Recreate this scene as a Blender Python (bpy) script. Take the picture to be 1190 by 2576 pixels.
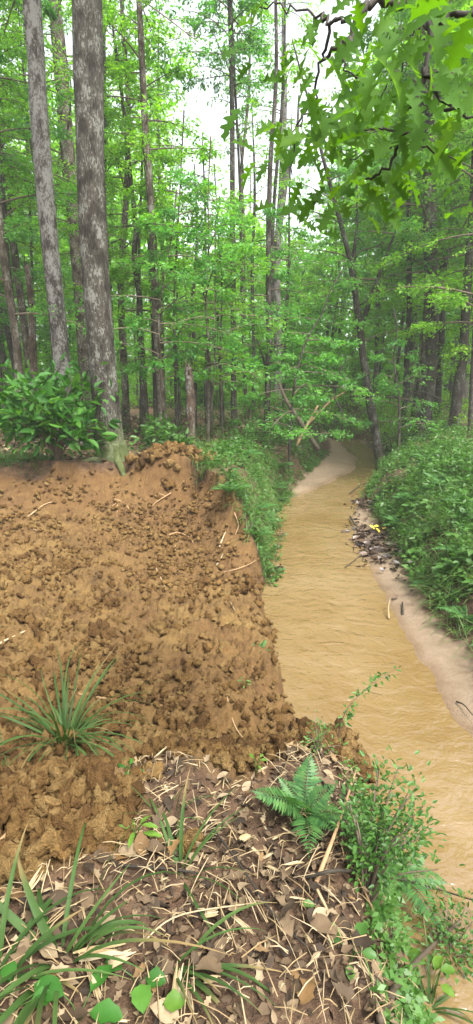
import bpy, math, random
import numpy as np
from mathutils import Vector

# ------------------------------------------------------------------ camera, world, sun, exposure
scene = bpy.context.scene
for o in list(bpy.data.objects): bpy.data.objects.remove(o)
R = math.radians
CAM_Z, PITCH, FPX, CX, CY = 1.55, R(14.0), 1300.0, 595.0, 1288.0
cam_d = bpy.data.cameras.new('camera'); cam = bpy.data.objects.new('camera', cam_d)
scene.collection.objects.link(cam); scene.camera = cam
cam.location = (0, 0, CAM_Z); cam.rotation_euler = (R(90) - PITCH, 0, 0)
cam_d.sensor_fit = 'VERTICAL'; cam_d.sensor_height = 36.0; cam_d.lens = 36.0 * FPX / 2576.0
cam_d.clip_start = 0.03; cam_d.clip_end = 1000

SUN_EL, SUN_AZ = R(60), R(145)          # azimuth from +Y towards +X
world = bpy.data.worlds.new('World'); scene.world = world; world.use_nodes = True
nt = world.node_tree; nt.nodes.clear()
wo = nt.nodes.new('ShaderNodeOutputWorld'); bg = nt.nodes.new('ShaderNodeBackground')
sky = nt.nodes.new('ShaderNodeTexSky'); sky.sky_type = 'NISHITA'; sky.sun_disc = False
sky.sun_elevation = SUN_EL; sky.sun_rotation = SUN_AZ; sky.air_density = 1.0; sky.dust_density = 4.0
hs = nt.nodes.new('ShaderNodeHueSaturation'); hs.inputs['Saturation'].default_value = 0.28
hs.inputs['Value'].default_value = 1.0
nt.links.new(sky.outputs[0], hs.inputs['Color']); nt.links.new(hs.outputs[0], bg.inputs[0])
nt.links.new(bg.outputs[0], wo.inputs[0]); bg.inputs[1].default_value = 0.105
sd = bpy.data.lights.new('sun', 'SUN'); sun = bpy.data.objects.new('sun', sd); scene.collection.objects.link(sun)
sd.energy = 1.5; sd.angle = R(15); sd.color = (1.0, 0.97, 0.92)
sdir = Vector((math.sin(SUN_AZ) * math.cos(SUN_EL), math.cos(SUN_AZ) * math.cos(SUN_EL), math.sin(SUN_EL)))
sun.rotation_euler = (-sdir).to_track_quat('-Z', 'Y').to_euler(); sun.location = sdir * 60
vs = scene.view_settings; vs.view_transform = 'Standard'; vs.look = 'None'; vs.gamma = 1.0
vs.use_curve_mapping = False; vs.exposure = 2.5
cy = scene.cycles; cy.use_denoising = True; cy.max_bounces = 8; cy.diffuse_bounces = 4; cy.transmission_bounces = 5
cy.glossy_bounces = 3; cy.transparent_max_bounces = 8; cy.volume_bounces = 1; cy.caustics_reflective = False; cy.caustics_refractive = False

# ------------------------------------------------------------------ helpers
RNG = np.random.default_rng(7)
random.seed(7)
COL = scene.collection
cp, sp = math.cos(PITCH), math.sin(PITCH)
def ray(px, py):
    u, v = (px - CX) / FPX, (py - CY) / FPX
    return u, cp - v * sp, -sp - v * cp
def at(px, py, Y):
    u, dy, dz = ray(px, py); t = Y / dy
    return np.array((t * u, Y, CAM_Z + t * dz))
def nz(v): 
    v = np.asarray(v, float); return v / (np.linalg.norm(v, axis=-1, keepdims=True) + 1e-9)
def hash2(ix, iy, seed):
    n = (ix.astype(np.int64) * 374761393 + iy.astype(np.int64) * 668265263 + seed * 1274126177) & 0xffffffff
    n = ((n ^ (n >> 13)) * 1274126177) & 0xffffffff
    return ((n ^ (n >> 16)) & 0xffff) / 65535.0
def vnoise(x, y, seed=0):
    x = np.asarray(x, float); y = np.asarray(y, float)
    ix, iy = np.floor(x), np.floor(y); fx, fy = x - ix, y - iy
    fx = fx * fx * (3 - 2 * fx); fy = fy * fy * (3 - 2 * fy)
    a = hash2(ix, iy, seed); b = hash2(ix + 1, iy, seed); c = hash2(ix, iy + 1, seed); d = hash2(ix + 1, iy + 1, seed)
    return (a * (1 - fx) + b * fx) * (1 - fy) + (c * (1 - fx) + d * fx) * fy - 0.5
def fbm(x, y, s, o=4, seed=0):
    r = 0; a = 1
    for k in range(o):
        r = r + a * vnoise(x * s, y * s, seed + k); s *= 2.03; a *= 0.5
    return r
def sst(a, b, x):
    t = np.clip((x - a) / (b - a), 0, 1); return t * t * (3 - 2 * t)

def make_mesh(name, V, F, tint=None, attrs=None, smooth=True):
    """V (n,3); F list of (m,k) index arrays."""
    V = np.asarray(V, np.float32)
    if not isinstance(F, (list, tuple)): F = [F]
    F = [np.asarray(f, np.int32) for f in F if len(f)]
    me = bpy.data.meshes.new(name)
    me.vertices.add(len(V)); me.vertices.foreach_set('co', V.ravel())
    li = np.concatenate([f.ravel() for f in F]); lt = np.concatenate([np.full(len(f), f.shape[1], np.int32) for f in F])
    ls = np.concatenate([[0], np.cumsum(lt)[:-1]]).astype(np.int32)
    me.loops.add(len(li)); me.loops.foreach_set('vertex_index', li)
    me.polygons.add(len(lt)); me.polygons.foreach_set('loop_start', ls)
    me.polygons.foreach_set('use_smooth', np.full(len(lt), smooth))
    me.update(calc_edges=True)
    if tint is not None:
        a = me.attributes.new('tint', 'FLOAT', 'POINT'); a.data.foreach_set('value', np.asarray(tint, np.float32))
    for k, v in (attrs or {}).items():
        a = me.attributes.new(k, 'FLOAT', 'POINT'); a.data.foreach_set('value', np.asarray(v, np.float32))
    return me
def put(name, me, mat=None, parent=None, loc=None, rot=None, scale=None):
    o = bpy.data.objects.new(name, me); COL.objects.link(o)
    if mat is not None and me is not None and len(me.materials) == 0: me.materials.append(mat)
    if parent is not None: o.parent = parent
    if loc is not None: o.location = [float(c) for c in loc]
    if rot is not None: o.rotation_euler = rot
    if scale is not None: o.scale = (scale,) * 3 if np.isscalar(scale) else scale
    return o
def empty(name, loc=(0, 0, 0), rz=0):
    o = bpy.data.objects.new(name, None); COL.objects.link(o); o.location = [float(c) for c in loc]; o.rotation_euler = (0, 0, rz); return o
def tag(o, label=None, cat=None, group=None, kind=None):
    if label: o['label'] = label
    if cat: o['category'] = cat
    if group: o['group'] = group
    if kind: o['kind'] = kind
    return o

class MB:
    """collects geometry for one mesh"""
    def __init__(s): s.V = []; s.F = {}; s.n = 0; s.T = []
    def add(s, V, F, t=0.5):
        V = np.asarray(V, float)
        if not isinstance(F, (list, tuple)): F = [F]
        for f in F:
            f = np.asarray(f)
            if len(f): s.F.setdefault(f.shape[1], []).append(f + s.n)
        s.V.append(V); s.T.append(np.broadcast_to(np.asarray(t, float), (len(V),))); s.n += len(V)
    def mesh(s, name, smooth=True):
        return make_mesh(name, np.concatenate(s.V), [np.concatenate(f) for f in s.F.values()], np.concatenate(s.T), smooth=smooth)

def catmull(P, n):
    P = np.asarray(P, float)
    if len(P) == 2: return P[0] + (P[1] - P[0]) * np.linspace(0, 1, n)[:, None]
    Q = np.vstack([2 * P[0] - P[1], P, 2 * P[-1] - P[-2]])
    t = np.linspace(0, len(P) - 1, n); i = np.minimum(t.astype(int), len(P) - 2); f = (t - i)[:, None]
    p0, p1, p2, p3 = Q[i], Q[i + 1], Q[i + 2], Q[i + 3]
    return 0.5 * (2 * p1 + (p2 - p0) * f + (2 * p0 - 5 * p1 + 4 * p2 - p3) * f ** 2 + (3 * p1 - p0 - 3 * p2 + p3) * f ** 3)
def tube(P, r, sides=8, bump=0.0, seed=0, cap=True):
    P = np.asarray(P, float); n = len(P); r = np.broadcast_to(np.asarray(r, float), (n,))
    T = nz(np.gradient(P, axis=0)); ref = np.array((1., 0, 0)) if abs(T[0][0]) < .8 else np.array((0, 1., 0))
    a = np.linspace(0, 2 * np.pi, sides, endpoint=False); V = np.zeros((n, sides, 3)); u = nz(np.cross(T[0], ref))
    for i in range(n):
        u = nz(u - T[i] * np.dot(u, T[i])); w = np.cross(T[i], u)
        rr = r[i] * (1 + bump * 2 * vnoise(a * sides / 6.28 * .9 + 7, np.full(sides, i * .45), seed)) if bump else np.full(sides, r[i])
        V[i] = P[i] + rr[:, None] * (np.cos(a)[:, None] * u + np.sin(a)[:, None] * w)
    idx = np.arange(n * sides).reshape(n, sides); nx = np.roll(idx, -1, axis=1)
    F = np.stack([idx[:-1], nx[:-1], nx[1:], idx[1:]], -1).reshape(-1, 4)
    V = V.reshape(-1, 3)
    if cap:
        V = np.vstack([V, P[0] - T[0] * r[0] * .2, P[-1] + T[-1] * r[-1] * .4]); k = n * sides
        c = np.stack([np.full(sides, k), nx[0], idx[0]], -1); d = np.stack([np.full(sides, k + 1), idx[-1], nx[-1]], -1)
        return V, [F, np.vstack([c, d])]
    return V, [F]

SHAPES = {
 'diamond': (np.array([(0, 0, 0), (.42, -.5, .05), (1, 0, -.04), (.42, .5, .05)]), [np.array([(0, 1, 2, 3)])]),
 'leaf': (np.array([(0, 0, 0), (.28, -.46, .07), (.68, -.36, .05), (1, 0, -.12), (.68, .36, .05), (.28, .46, .07)]), [np.array([(0, 1, 2, 3), (0, 3, 4, 5)])]),
 'curl': (np.array([(0, 0, .05), (.25, -.5, .22), (.6, -.42, .16), (1, 0, .2), (.62, .4, .24), (.25, .5, .12), (.5, 0, 0)]),
          [np.array([(0, 1, 2, 6), (6, 2, 3, 4), (0, 6, 4, 5)])]),
}
def leaf_arrays(pos, ax, nrm, L, W, shape='diamond'):
    tv, tf = SHAPES[shape]; N = len(pos); ax = nz(ax); side = nz(np.cross(ax, nrm)); up = np.cross(side, ax)
    L = np.broadcast_to(np.asarray(L, float), (N,)); W = np.broadcast_to(np.asarray(W, float), (N,))
    V = (pos[:, None] + (L[:, None] * tv[:, 0])[..., None] * ax[:, None] + (W[:, None] * tv[:, 1])[..., None] * side[:, None]
         + (L[:, None] * tv[:, 2])[..., None] * up[:, None])
    k = len(tv); F = [(f[None] + (np.arange(N) * k)[:, None, None]).reshape(-1, f.shape[1]) for f in tf]
    return V.reshape(-1, 3), F, k
def add_leaves(mb, pos, ax, nrm, L, W, shape='diamond', rng=RNG, tint=None):
    if len(pos) == 0: return
    V, F, k = leaf_arrays(pos, ax, nrm, L, W, shape)
    t = rng.random(len(pos)) if tint is None else np.broadcast_to(tint, (len(pos),))
    mb.add(V, F, np.repeat(t, k))
def rdir(n, rng=RNG): return nz(rng.normal(size=(n, 3)))

# ------------------------------------------------------------------ the lie of the land
WATER = -1.30
def tab(*p): 
    a = np.array(p); return lambda y: np.interp(y, a[:, 0], a[:, 1])
x_bl = tab((-60, -6), (-20, .2), (0, .82), (2, .92), (2.9, 1.0), (3.4, .93), (4.05, .56), (5, .5), (6.5, .5), (8.3, .57), (10, .85), (12.5, 1.2), (14, 1.55), (18, 2.9), (21.5, 3.95), (26, 4.7), (34, 4.6), (60, -4), (150, -20))
x_wl = tab((-60, -6), (-20, .2), (0, .82), (2, .92), (2.9, 1.0), (3.4, .93), (4.05, .56), (5, .5), (6.5, .5), (8.3, .57), (10, .85), (12.4, 1.18), (12.8, 1.4), (15, 2.75), (17.5, 4.05), (19.8, 4.7), (23, 4.85), (26, 5.1), (34, 4.8), (60, -4), (150, -20))
x_br = tab((-60, -2), (-20, 1.9), (0, 2.4), (5, 2.37), (6.1, 2.4), (8.7, 2.75), (12.7, 3.1), (16.7, 4.6), (20.3, 5.75), (26, 6.3), (34, 6.4), (60, -2), (150, -17))
x_wr = tab((-60, -2), (-20, 1.7), (0, 2.0), (3.6, 1.93), (4.1, 1.93), (5.7, 1.98), (7.9, 2.12), (9.2, 2.36), (10.8, 2.45), (12.5, 3.1), (16.7, 4.7), (20.3, 5.8), (26, 6.4), (34, 6.5), (60, -2), (150, -17))
wl_face = tab((-60, 1.5), (0, .5), (2.2, .6), (6, .8), (8, .8), (10, 1.0), (14, 1.5), (60, 2))
y_near = tab((-20, .2), (-2, 1.25), (-.84, 1.5), (-.33, 1.9), (.1, 1.85), (.5, 2.15), (.95, 2.75), (5, 3))
y_far = tab((-20, 8.5), (-8, 9.1), (-4.4, 9.3), (-2.6, 9.75), (-1.4, 9.85), (-.85, 9.7), (-.2, 8.5), (.2, 7.3), (.55, 6.55), (5, 6.3))
z_ramp = tab((-20, -.1), (-7, -.4), (-4, -.66), (-2, -.86), (0, -1.1), (.5, -1.24), (1.0, -1.36), (4, -1.4))
f_prof = tab((-9, 0), (0, 0), (.08, .16), (.3, .36), (.9, .62), (1.7, .84), (2.8, 1), (30, 1))
n_prof = tab((-9, 0), (0, 0), (.25, .14), (.8, .55), (1.6, 1), (30, 1))
def soil_mask(x, y):
    n = fbm(x, y, 2.2, 3, 5) * .35
    m = sst(-.05, .18, y - y_near(x) + n * .5) * sst(-.15, .12, y_far(x) - y + n * .6) * sst(-.05, .05, x_bl(y) + .12 - x)
    sp_ = np.exp(-(((x + 1.25) / .75) ** 2 + ((y - 10.1) / .45) ** 2)) + .9 * np.exp(-(((x + .8) / .5) ** 2 + ((y - 1.6) / .3) ** 2))
    return np.clip(np.maximum(m, sst(.25, .5, sp_ + n * .3)), 0, 1)
def height(x, y):
    x = np.asarray(x, float); y = np.asarray(y, float)
    bl, wl, br, wr = x_bl(y), x_wl(y), x_br(y), x_wr(y)
    bed = WATER + np.maximum(np.clip((wl - x) * .10, -.16, .14) * sst(.05, .2, wl - bl) - .16 * (1 - sst(.05, .2, wl - bl)), np.clip((x - wr) * .22, -.16, .16)) + fbm(x, y, 3, 2, 3) * .015
    top = fbm(x, y, .35, 3, 1) * .12 + fbm(x, y, 2.5, 3, 2) * .05
    wig = fbm(x, y, 1.6, 3, 8) * .22
    dl = bl - x + wig * .7; wf = wl_face(y)
    zl = bed + (top - bed) * (sst(-.02, 1, dl / wf) * .55 + .45 * sst(0, .45, dl / wf))
    far_l = sst(0, 40, -x) * .5
    dr = x - br + wig * .9
    zr = bed + (top + .05 - bed) * (sst(-.05, 1, dr / 2.7) * .62 + .38 * sst(0, .3, dr / 2.7))
    z = np.where(x < (bl + br) / 2, np.where(dl > 0, zl + far_l, bed), np.where(dr > 0, zr, bed))
    cut = np.maximum(z - (z_ramp(x) + fbm(x, y, .9, 3, 11) * .16), 0)
    e = y_far(x) - y + fbm(x, y, 1.3, 5, 12) * .6
    z = z - cut * (1 - sst(.05, .35, x - bl - .1)) * f_prof(e) * n_prof(y - y_near(x))
    z = z + .30 * np.exp(-(((x + 1.25) / .62) ** 2 + ((y - 10.05) / .4) ** 2)) + .13 * np.exp(-(((x + 3.3) / 1.2) ** 2 + ((y - 9.8) / .35) ** 2))
    z = z + .13 * np.exp(-(((x + .8) / .4) ** 2 + ((y - 1.65) / .22) ** 2))
    return z
def gz(x, y): return float(height(np.array([x]), np.array([y]))[0])
def gp(px, py):
    """where the sight line through a spot of the view meets the ground"""
    u, dy, dz = ray(px, py); t = np.arange(.4, 60, .01) ; X, Y, Z = t * u, t * dy, CAM_Z + t * dz
    k = np.argmax(Z <= np.maximum(height(X, Y), WATER)); return np.array((X[k], Y[k], Z[k]))

# ------------------------------------------------------------------ materials
def newmat(name):
    m = bpy.data.materials.new(name); m.use_nodes = True; n = m.node_tree; n.nodes.clear()
    return m, n, n.nodes, n.links
def ramp(N, L, src, stops, interp='LINEAR'):
    r = N.new('ShaderNodeValToRGB'); r.color_ramp.interpolation = interp
    el = r.color_ramp.elements
    while len(el) < len(stops): el.new(.5)
    for e, (p, c) in zip(el, stops): e.position = p; e.color = (*c, 1)
    if src is not None: L.new(src, r.inputs[0])
    return r.outputs[0]
def noise(N, L, scale, detail=4, rough=.55, vec=None, dist=0):
    t = N.new('ShaderNodeTexNoise'); t.inputs['Scale'].default_value = scale; t.inputs['Detail'].default_value = detail
    t.inputs['Roughness'].default_value = rough; t.inputs['Distortion'].default_value = dist
    if vec is not None: L.new(vec, t.inputs['Vector'])
    return t.outputs[0]
def mix(N, L, fac, a, b, blend='MIX'):
    m = N.new('ShaderNodeMix'); m.data_type = 'RGBA'; m.blend_type = blend
    for s, v in ((m.inputs[0], fac), (m.inputs[6], a), (m.inputs[7], b)):
        if hasattr(v, 'is_linked'): L.new(v, s)
        else: s.default_value = v if np.isscalar(v) else (*v, 1)
    return m.outputs[2]
def mth(N, L, op, a, b=0.0, clamp=False):
    m = N.new('ShaderNodeMath'); m.operation = op; m.use_clamp = clamp
    for s, v in ((m.inputs[0], a), (m.inputs[1], b)):
        if hasattr(v, 'is_linked'): L.new(v, s)
        else: s.default_value = v
    return m.outputs[0]
def attr(N, name):
    a = N.new('ShaderNodeAttribute'); a.attribute_name = name; return a.outputs['Fac']
def pos_vec(N, L, scale=(1, 1, 1), obj=False):
    c = N.new('ShaderNodeTexCoord') if obj else N.new('ShaderNodeNewGeometry')
    m = N.new('ShaderNodeMapping'); m.inputs['Scale'].default_value = scale
    L.new(c.outputs['Object' if obj else 'Position'], m.inputs[0]); return m.outputs[0]
def bsdf(N, L, col, rough=.8, spec=.3, bump=None, bstr=.5, bdist=.02):
    p = N.new('ShaderNodeBsdfPrincipled'); 
    if hasattr(col, 'is_linked'): L.new(col, p.inputs['Base Color'])
    else: p.inputs['Base Color'].default_value = (*col, 1)
    if hasattr(rough, 'is_linked'): L.new(rough, p.inputs['Roughness'])
    else: p.inputs['Roughness'].default_value = rough
    p.inputs['Specular IOR Level'].default_value = spec
    if bump is not None:
        b = N.new('ShaderNodeBump'); b.inputs['Strength'].default_value = bstr; b.inputs['Distance'].default_value = bdist
        L.new(bump, b.inputs['Height']); L.new(b.outputs[0], p.inputs['Normal'])
    return p
def out(N, L, sh): 
    o = N.new('ShaderNodeOutputMaterial'); L.new(sh, o.inputs[0])

def mat_leaf(name, stops, trans=.45, rough=.45, spec=.35, tmul=(1.35, 1.45, .6), hue=.0):
    m, n, N, L = newmat(name)
    t = attr(N, 'tint'); oi = N.new('ShaderNodeObjectInfo')
    v = mth(N, L, 'ADD', mth(N, L, 'MULTIPLY', t, .75), mth(N, L, 'MULTIPLY', oi.outputs['Random'], .25))
    c = ramp(N, L, v, stops)
    nn = noise(N, L, 1.2, 2, .5, pos_vec(N, L)); c = mix(N, L, .55, c, mix(N, L, nn, (.55, .62, .5), (1.5, 1.4, 1.3)), 'MULTIPLY')
    n2 = noise(N, L, 55, 3, .6, pos_vec(N, L)); c = mix(N, L, .45, c, mix(N, L, n2, (.45, .5, .45), (1.5, 1.45, 1.5)), 'MULTIPLY')
    if name == 'broad_blade': c = mix(N, L, attr(N, 'tip'), c, (.20, .14, .06))
    p = bsdf(N, L, c, rough, spec)
    tr = N.new('ShaderNodeBsdfTranslucent'); L.new(mix(N, L, 1.0, c, tmul, 'MULTIPLY'), tr.inputs[0])
    ms = N.new('ShaderNodeMixShader'); ms.inputs[0].default_value = trans
    L.new(p.outputs[0], ms.inputs[1]); L.new(tr.outputs[0], ms.inputs[2]); out(N, L, ms.outputs[0]); return m
M = {}
M['canopy'] = mat_leaf('canopy_leaf', [(0, (0.066, 0.178, 0.014)), (.5, (0.132, 0.315, 0.023)), (1, (0.249, 0.438, 0.035))], .55)
M['canopy_cool'] = mat_leaf('cool_canopy_leaf', [(0, (0.041, 0.148, 0.033)), (.5, (0.080, 0.241, 0.044)), (1, (0.149, 0.339, 0.065))], .52)
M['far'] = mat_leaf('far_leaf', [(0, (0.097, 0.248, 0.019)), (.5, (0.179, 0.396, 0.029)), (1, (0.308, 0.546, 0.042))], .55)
M['oak'] = mat_leaf('oak_leaf', [(0, (0.023, 0.069, 0.011)), (.5, (0.054, 0.138, 0.014)), (1, (0.100, 0.203, 0.022))], .5, tmul=(1.8, 1.75, .25), spec=.12, rough=.65)
M['shrub'] = mat_leaf('shrub_leaf', [(0, (0.018, 0.076, 0.009)), (.6, (0.035, 0.126, 0.015)), (1, (0.070, 0.176, 0.023))], .35, .55, .25)
M['bank'] = mat_leaf('bank_leaf', [(0, (0.026, 0.078, 0.013)), (.5, (0.052, 0.133, 0.023)), (1, (0.096, 0.188, 0.039))], .35)
M['grass'] = mat_leaf('grass_blade', [(0, (0.041, 0.091, 0.016)), (.5, (0.068, 0.139, 0.032)), (1, (0.130, 0.189, 0.057))], .35)
M['blade'] = mat_leaf('broad_blade', [(0, (0.022, 0.054, 0.011)), (.5, (0.041, 0.086, 0.020)), (1, (0.062, 0.112, 0.029))], .35, .6, .2)
M['fern'] = mat_leaf('fern_frond', [(0, (.03, .095, .028)), (.5, (.055, .145, .04)), (1, (.095, .2, .055))], .35)
M['bright'] = mat_leaf('bright_leaf', [(0, (.075, .165, .022)), (1, (.12, .225, .03))], .45, .5, .2)
def mat_dry(name, stops, rough=.75, spec=.2):
    m, n, N, L = newmat(name)
    t = attr(N, 'tint'); oi = N.new('ShaderNodeObjectInfo')
    v = mth(N, L, 'FRACT', mth(N, L, 'ADD', mth(N, L, 'MULTIPLY', t, .9), mth(N, L, 'MULTIPLY', oi.outputs['Random'], .9)))
    c = ramp(N, L, v, stops)
    nn = noise(N, L, 60, 3, .6, pos_vec(N, L)); c = mix(N, L, .6, c, mix(N, L, nn, (.5, .48, .45), (1.4, 1.4, 1.4)), 'MULTIPLY')
    out(N, L, bsdf(N, L, c, rough, spec, nn, .3, .004).outputs[0]); return m
M['dead'] = mat_dry('dead_leaf', [(0, (.022, .015, .009)), (.22, (.055, .037, .021)), (.45, (.10, .068, .038)), (.62, (.20, .15, .09)), (.72, (.26, .20, .125)), (.82, (.14, .08, .03)), (1, (.04, .026, .016))])
M['straw'] = mat_dry('straw', [(0, (0.202, 0.140, 0.067)), (.5, (0.269, 0.203, 0.109)), (1, (0.317, 0.247, 0.151))])
M['splinter'] = mat_dry('split_wood', [(0, (0.230, 0.166, 0.081)), (.5, (0.295, 0.228, 0.127)), (1, (0.341, 0.287, 0.186))])
M['root'] = mat_dry('root_bark', [(0, (0.210, 0.119, 0.056)), (.5, (0.294, 0.189, 0.098)), (1, (0.364, 0.252, 0.140))])
M['twig'] = mat_dry('twig_bark', [(0, (.06, .045, .03)), (.5, (.11, .085, .06)), (1, (.17, .13, .095))])
M['darktwig'] = mat_dry('dark_twig_bark', [(0, (.02, .017, .013)), (.5, (.035, .03, .022)), (1, (.05, .04, .03))])

def mat_bark(name, dark, mid, light, lichen, lich_amt=.5, moss=0.0, vs_=5):
    m, n, N, L = newmat(name)
    v = pos_vec(N, L, (1, 1, .16), True); f = noise(N, L, 60, 5, .65, v, .4)
    big = noise(N, L, 5.0, 4, .6, pos_vec(N, L, (1, 1, .55), True)); fine = noise(N, L, 26, 4, .65, pos_vec(N, L, (1, 1, .6), True))
    c = ramp(N, L, f, [(.32, dark), (.52, mid), (.72, light)])
    c = mix(N, L, ramp(N, L, big, [(.38, (1, 1, 1)), (.5, (0, 0, 0))]), c, mix(N, L, 1.0, c, (.42, .4, .38), 'MULTIPLY'))
    k = mth(N, L, 'ADD', mth(N, L, 'MULTIPLY', big, .55), mth(N, L, 'MULTIPLY', fine, .55))
    e = .62 - .12 * lich_amt
    c = mix(N, L, ramp(N, L, k, [(e, (0, 0, 0)), (e + .05, (.85, .85, .85))]), c, lichen)
    if moss:
        g = N.new('ShaderNodeTexCoord'); s = N.new('ShaderNodeSeparateXYZ'); L.new(g.outputs['Object'], s.inputs[0])
        lo = mth(N, L, 'SUBTRACT', mth(N, L, 'ADD', 1.25 * moss, fine), mth(N, L, 'MULTIPLY', s.outputs[2], .62))
        c = mix(N, L, ramp(N, L, lo, [(.55, (0, 0, 0)), (1.05, (.6, .6, .6))]), c, (.10, .13, .035))
    b = mth(N, L, 'ADD', f, mth(N, L, 'MULTIPLY', fine, .6))
    out(N, L, bsdf(N, L, c, .9, .15, b, .9, .03).outputs[0]); return m
M['bark_big'] = mat_bark('grey_bark', (.018, .0155, .0115), (.058, .051, .040), (.104, .095, .077), (.17, .172, .145), .3, .7)
M['bark_pale'] = mat_bark('pale_bark', (0.039, 0.033, 0.027), (0.093, 0.082, 0.071), (0.141, 0.129, 0.114), (0.189, 0.184, 0.168), .7, .0)
M['bark_dark'] = mat_bark('dark_bark', (0.021, 0.017, 0.014), (0.052, 0.043, 0.035), (0.091, 0.077, 0.063), (0.154, 0.161, 0.133), .1, .5)
M['bark_brown'] = mat_bark('brown_bark', (0.036, 0.027, 0.019), (0.084, 0.066, 0.048), (0.144, 0.114, 0.087), (0.204, 0.198, 0.162), .3, .4)
M['bark_snag'] = mat_bark('rotten_bark', (0.021, 0.015, 0.011), (0.067, 0.046, 0.032), (0.139, 0.097, 0.063), (0.168, 0.166, 0.147), .3, .5)

def mat_ground():
    m, n, N, L = newmat('ground')
    p = pos_vec(N, L); ms, mg = attr(N, 'soil'), attr(N, 'sand'); wet = attr(N, 'wet')
    a, b, c3, d = noise(N, L, 2.2, 5, .6, p), noise(N, L, 9, 5, .65, p), noise(N, L, 45, 4, .7, p), noise(N, L, 160, 3, .7, p)
    soil = ramp(N, L, a, [(.26, (0.057, 0.034, 0.013)), (.42, (0.107, 0.062, 0.023)), (.55, (0.143, 0.088, 0.031)), (.66, (0.177, 0.115, 0.041)), (.8, (0.191, 0.092, 0.024))])
    soil = mix(N, L, mth(N, L, 'MULTIPLY', attr(N, 'shade_damp'), .8), soil, mix(N, L, a, (.075, .040, .016), (.125, .066, .026)))  # darker brown for the painted cut-face shade and the damp patches
    soil = mix(N, L, ramp(N, L, b, [(.45, (0, 0, 0)), (.75, (.8, .8, .8))]), soil, (.155, .094, .034))
    soil = mix(N, L, .8, soil, mix(N, L, c3, (.40, .36, .32), (1.5, 1.5, 1.45)), 'MULTIPLY')
    floor = ramp(N, L, b, [(.3, (.03, .02, .012)), (.5, (.075, .046, .028)), (.7, (.14, .09, .055))])
    floor = mix(N, L, .8, floor, mix(N, L, c3, (.4, .4, .4), (1.6, 1.5, 1.4)), 'MULTIPLY')
    c = mix(N, L, ms, floor, soil)
    sand = ramp(N, L, b, [(.3, (0.177, 0.126, 0.078)), (.6, (0.220, 0.163, 0.109)), (.8, (0.244, 0.187, 0.131))])
    sand = mix(N, L, .5, sand, mix(N, L, d, (.7, .7, .7), (1.3, 1.3, 1.3)), 'MULTIPLY')
    c = mix(N, L, mg, c, sand)
    c = mix(N, L, mth(N, L, 'MULTIPLY', wet, .65), c, mix(N, L, 1.0, c, (.62, .52, .40), 'MULTIPLY'))
    bump = mth(N, L, 'ADD', mth(N, L, 'MULTIPLY', c3, 1.0), mth(N, L, 'MULTIPLY', d, .5))
    bs = bsdf(N, L, c, mth(N, L, 'SUBTRACT', .92, mth(N, L, 'MULTIPLY', wet, .35)), .2, bump, .75, .03)
    out(N, L, bs.outputs[0]); return m
M['ground'] = mat_ground()
def mat_water():
    m, n, N, L = newmat('muddy_water')
    p = pos_vec(N, L); a = noise(N, L, .9, 3, .5, p); b = noise(N, L, 5, 3, .55, pos_vec(N, L, (1, .45, 1)))
    c = ramp(N, L, a, [(.3, (0.126, 0.077, 0.028)), (.5, (0.147, 0.096, 0.040)), (.7, (0.172, 0.119, 0.058))])
    c = mix(N, L, .35, c, mix(N, L, b, (.78, .76, .7), (1.2, 1.2, 1.2)), 'MULTIPLY')
    w1 = noise(N, L, 4.5, 3, .5, pos_vec(N, L, (.9, 1.25, 1)), .5); w2 = noise(N, L, 26, 2, .5, pos_vec(N, L, (.9, 1.2, 1)), .3)
    h = mth(N, L, 'ADD', w1, mth(N, L, 'MULTIPLY', w2, .16))
    df = N.new('ShaderNodeBsdfDiffuse'); L.new(c, df.inputs[0]); gl_ = N.new('ShaderNodeBsdfGlossy'); gl_.inputs['Roughness'].default_value = .03
    bp = N.new('ShaderNodeBump'); bp.inputs['Strength'].default_value = 1.0; bp.inputs['Distance'].default_value = .045; L.new(h, bp.inputs['Height'])
    L.new(bp.outputs[0], gl_.inputs['Normal']); fr = N.new('ShaderNodeFresnel'); fr.inputs['IOR'].default_value = 1.7; L.new(bp.outputs[0], fr.inputs['Normal'])
    bq = N.new('ShaderNodeBump'); w3 = noise(N, L, 6, 3, .5, pos_vec(N, L, (.7, 1.9, 1)), 1.0); bq.inputs['Strength'].default_value = .14; bq.inputs['Distance'].default_value = .03; L.new(w3, bq.inputs['Height']); L.new(bq.outputs[0], df.inputs['Normal'])
    ms = N.new('ShaderNodeMixShader'); L.new(fr.outputs[0], ms.inputs[0]); L.new(df.outputs[0], ms.inputs[1]); L.new(gl_.outputs[0], ms.inputs[2]); out(N, L, ms.outputs[0]); return m
M['water'] = mat_water()
def mat_clod():
    m, n, N, L = newmat('soil_clod'); p = pos_vec(N, L)
    v = mth(N, L, 'ADD', mth(N, L, 'MULTIPLY', attr(N, 'tint'), .38), mth(N, L, 'MULTIPLY', noise(N, L, 2.2, 5, .6, p), .68))
    c = ramp(N, L, v, [(.25, (0.065, 0.036, 0.014)), (.42, (0.124, 0.068, 0.024)), (.58, (0.173, 0.102, 0.035)), (.72, (0.231, 0.150, 0.058)), (.88, (0.241, 0.114, 0.030))])
    f = noise(N, L, 70, 4, .7, p); c = mix(N, L, .7, c, mix(N, L, f, (.55, .5, .45), (1.4, 1.4, 1.4)), 'MULTIPLY')
    out(N, L, bsdf(N, L, c, .95, .1, f, 1.0, .05).outputs[0]); return m
M['clod'] = mat_clod()

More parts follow.
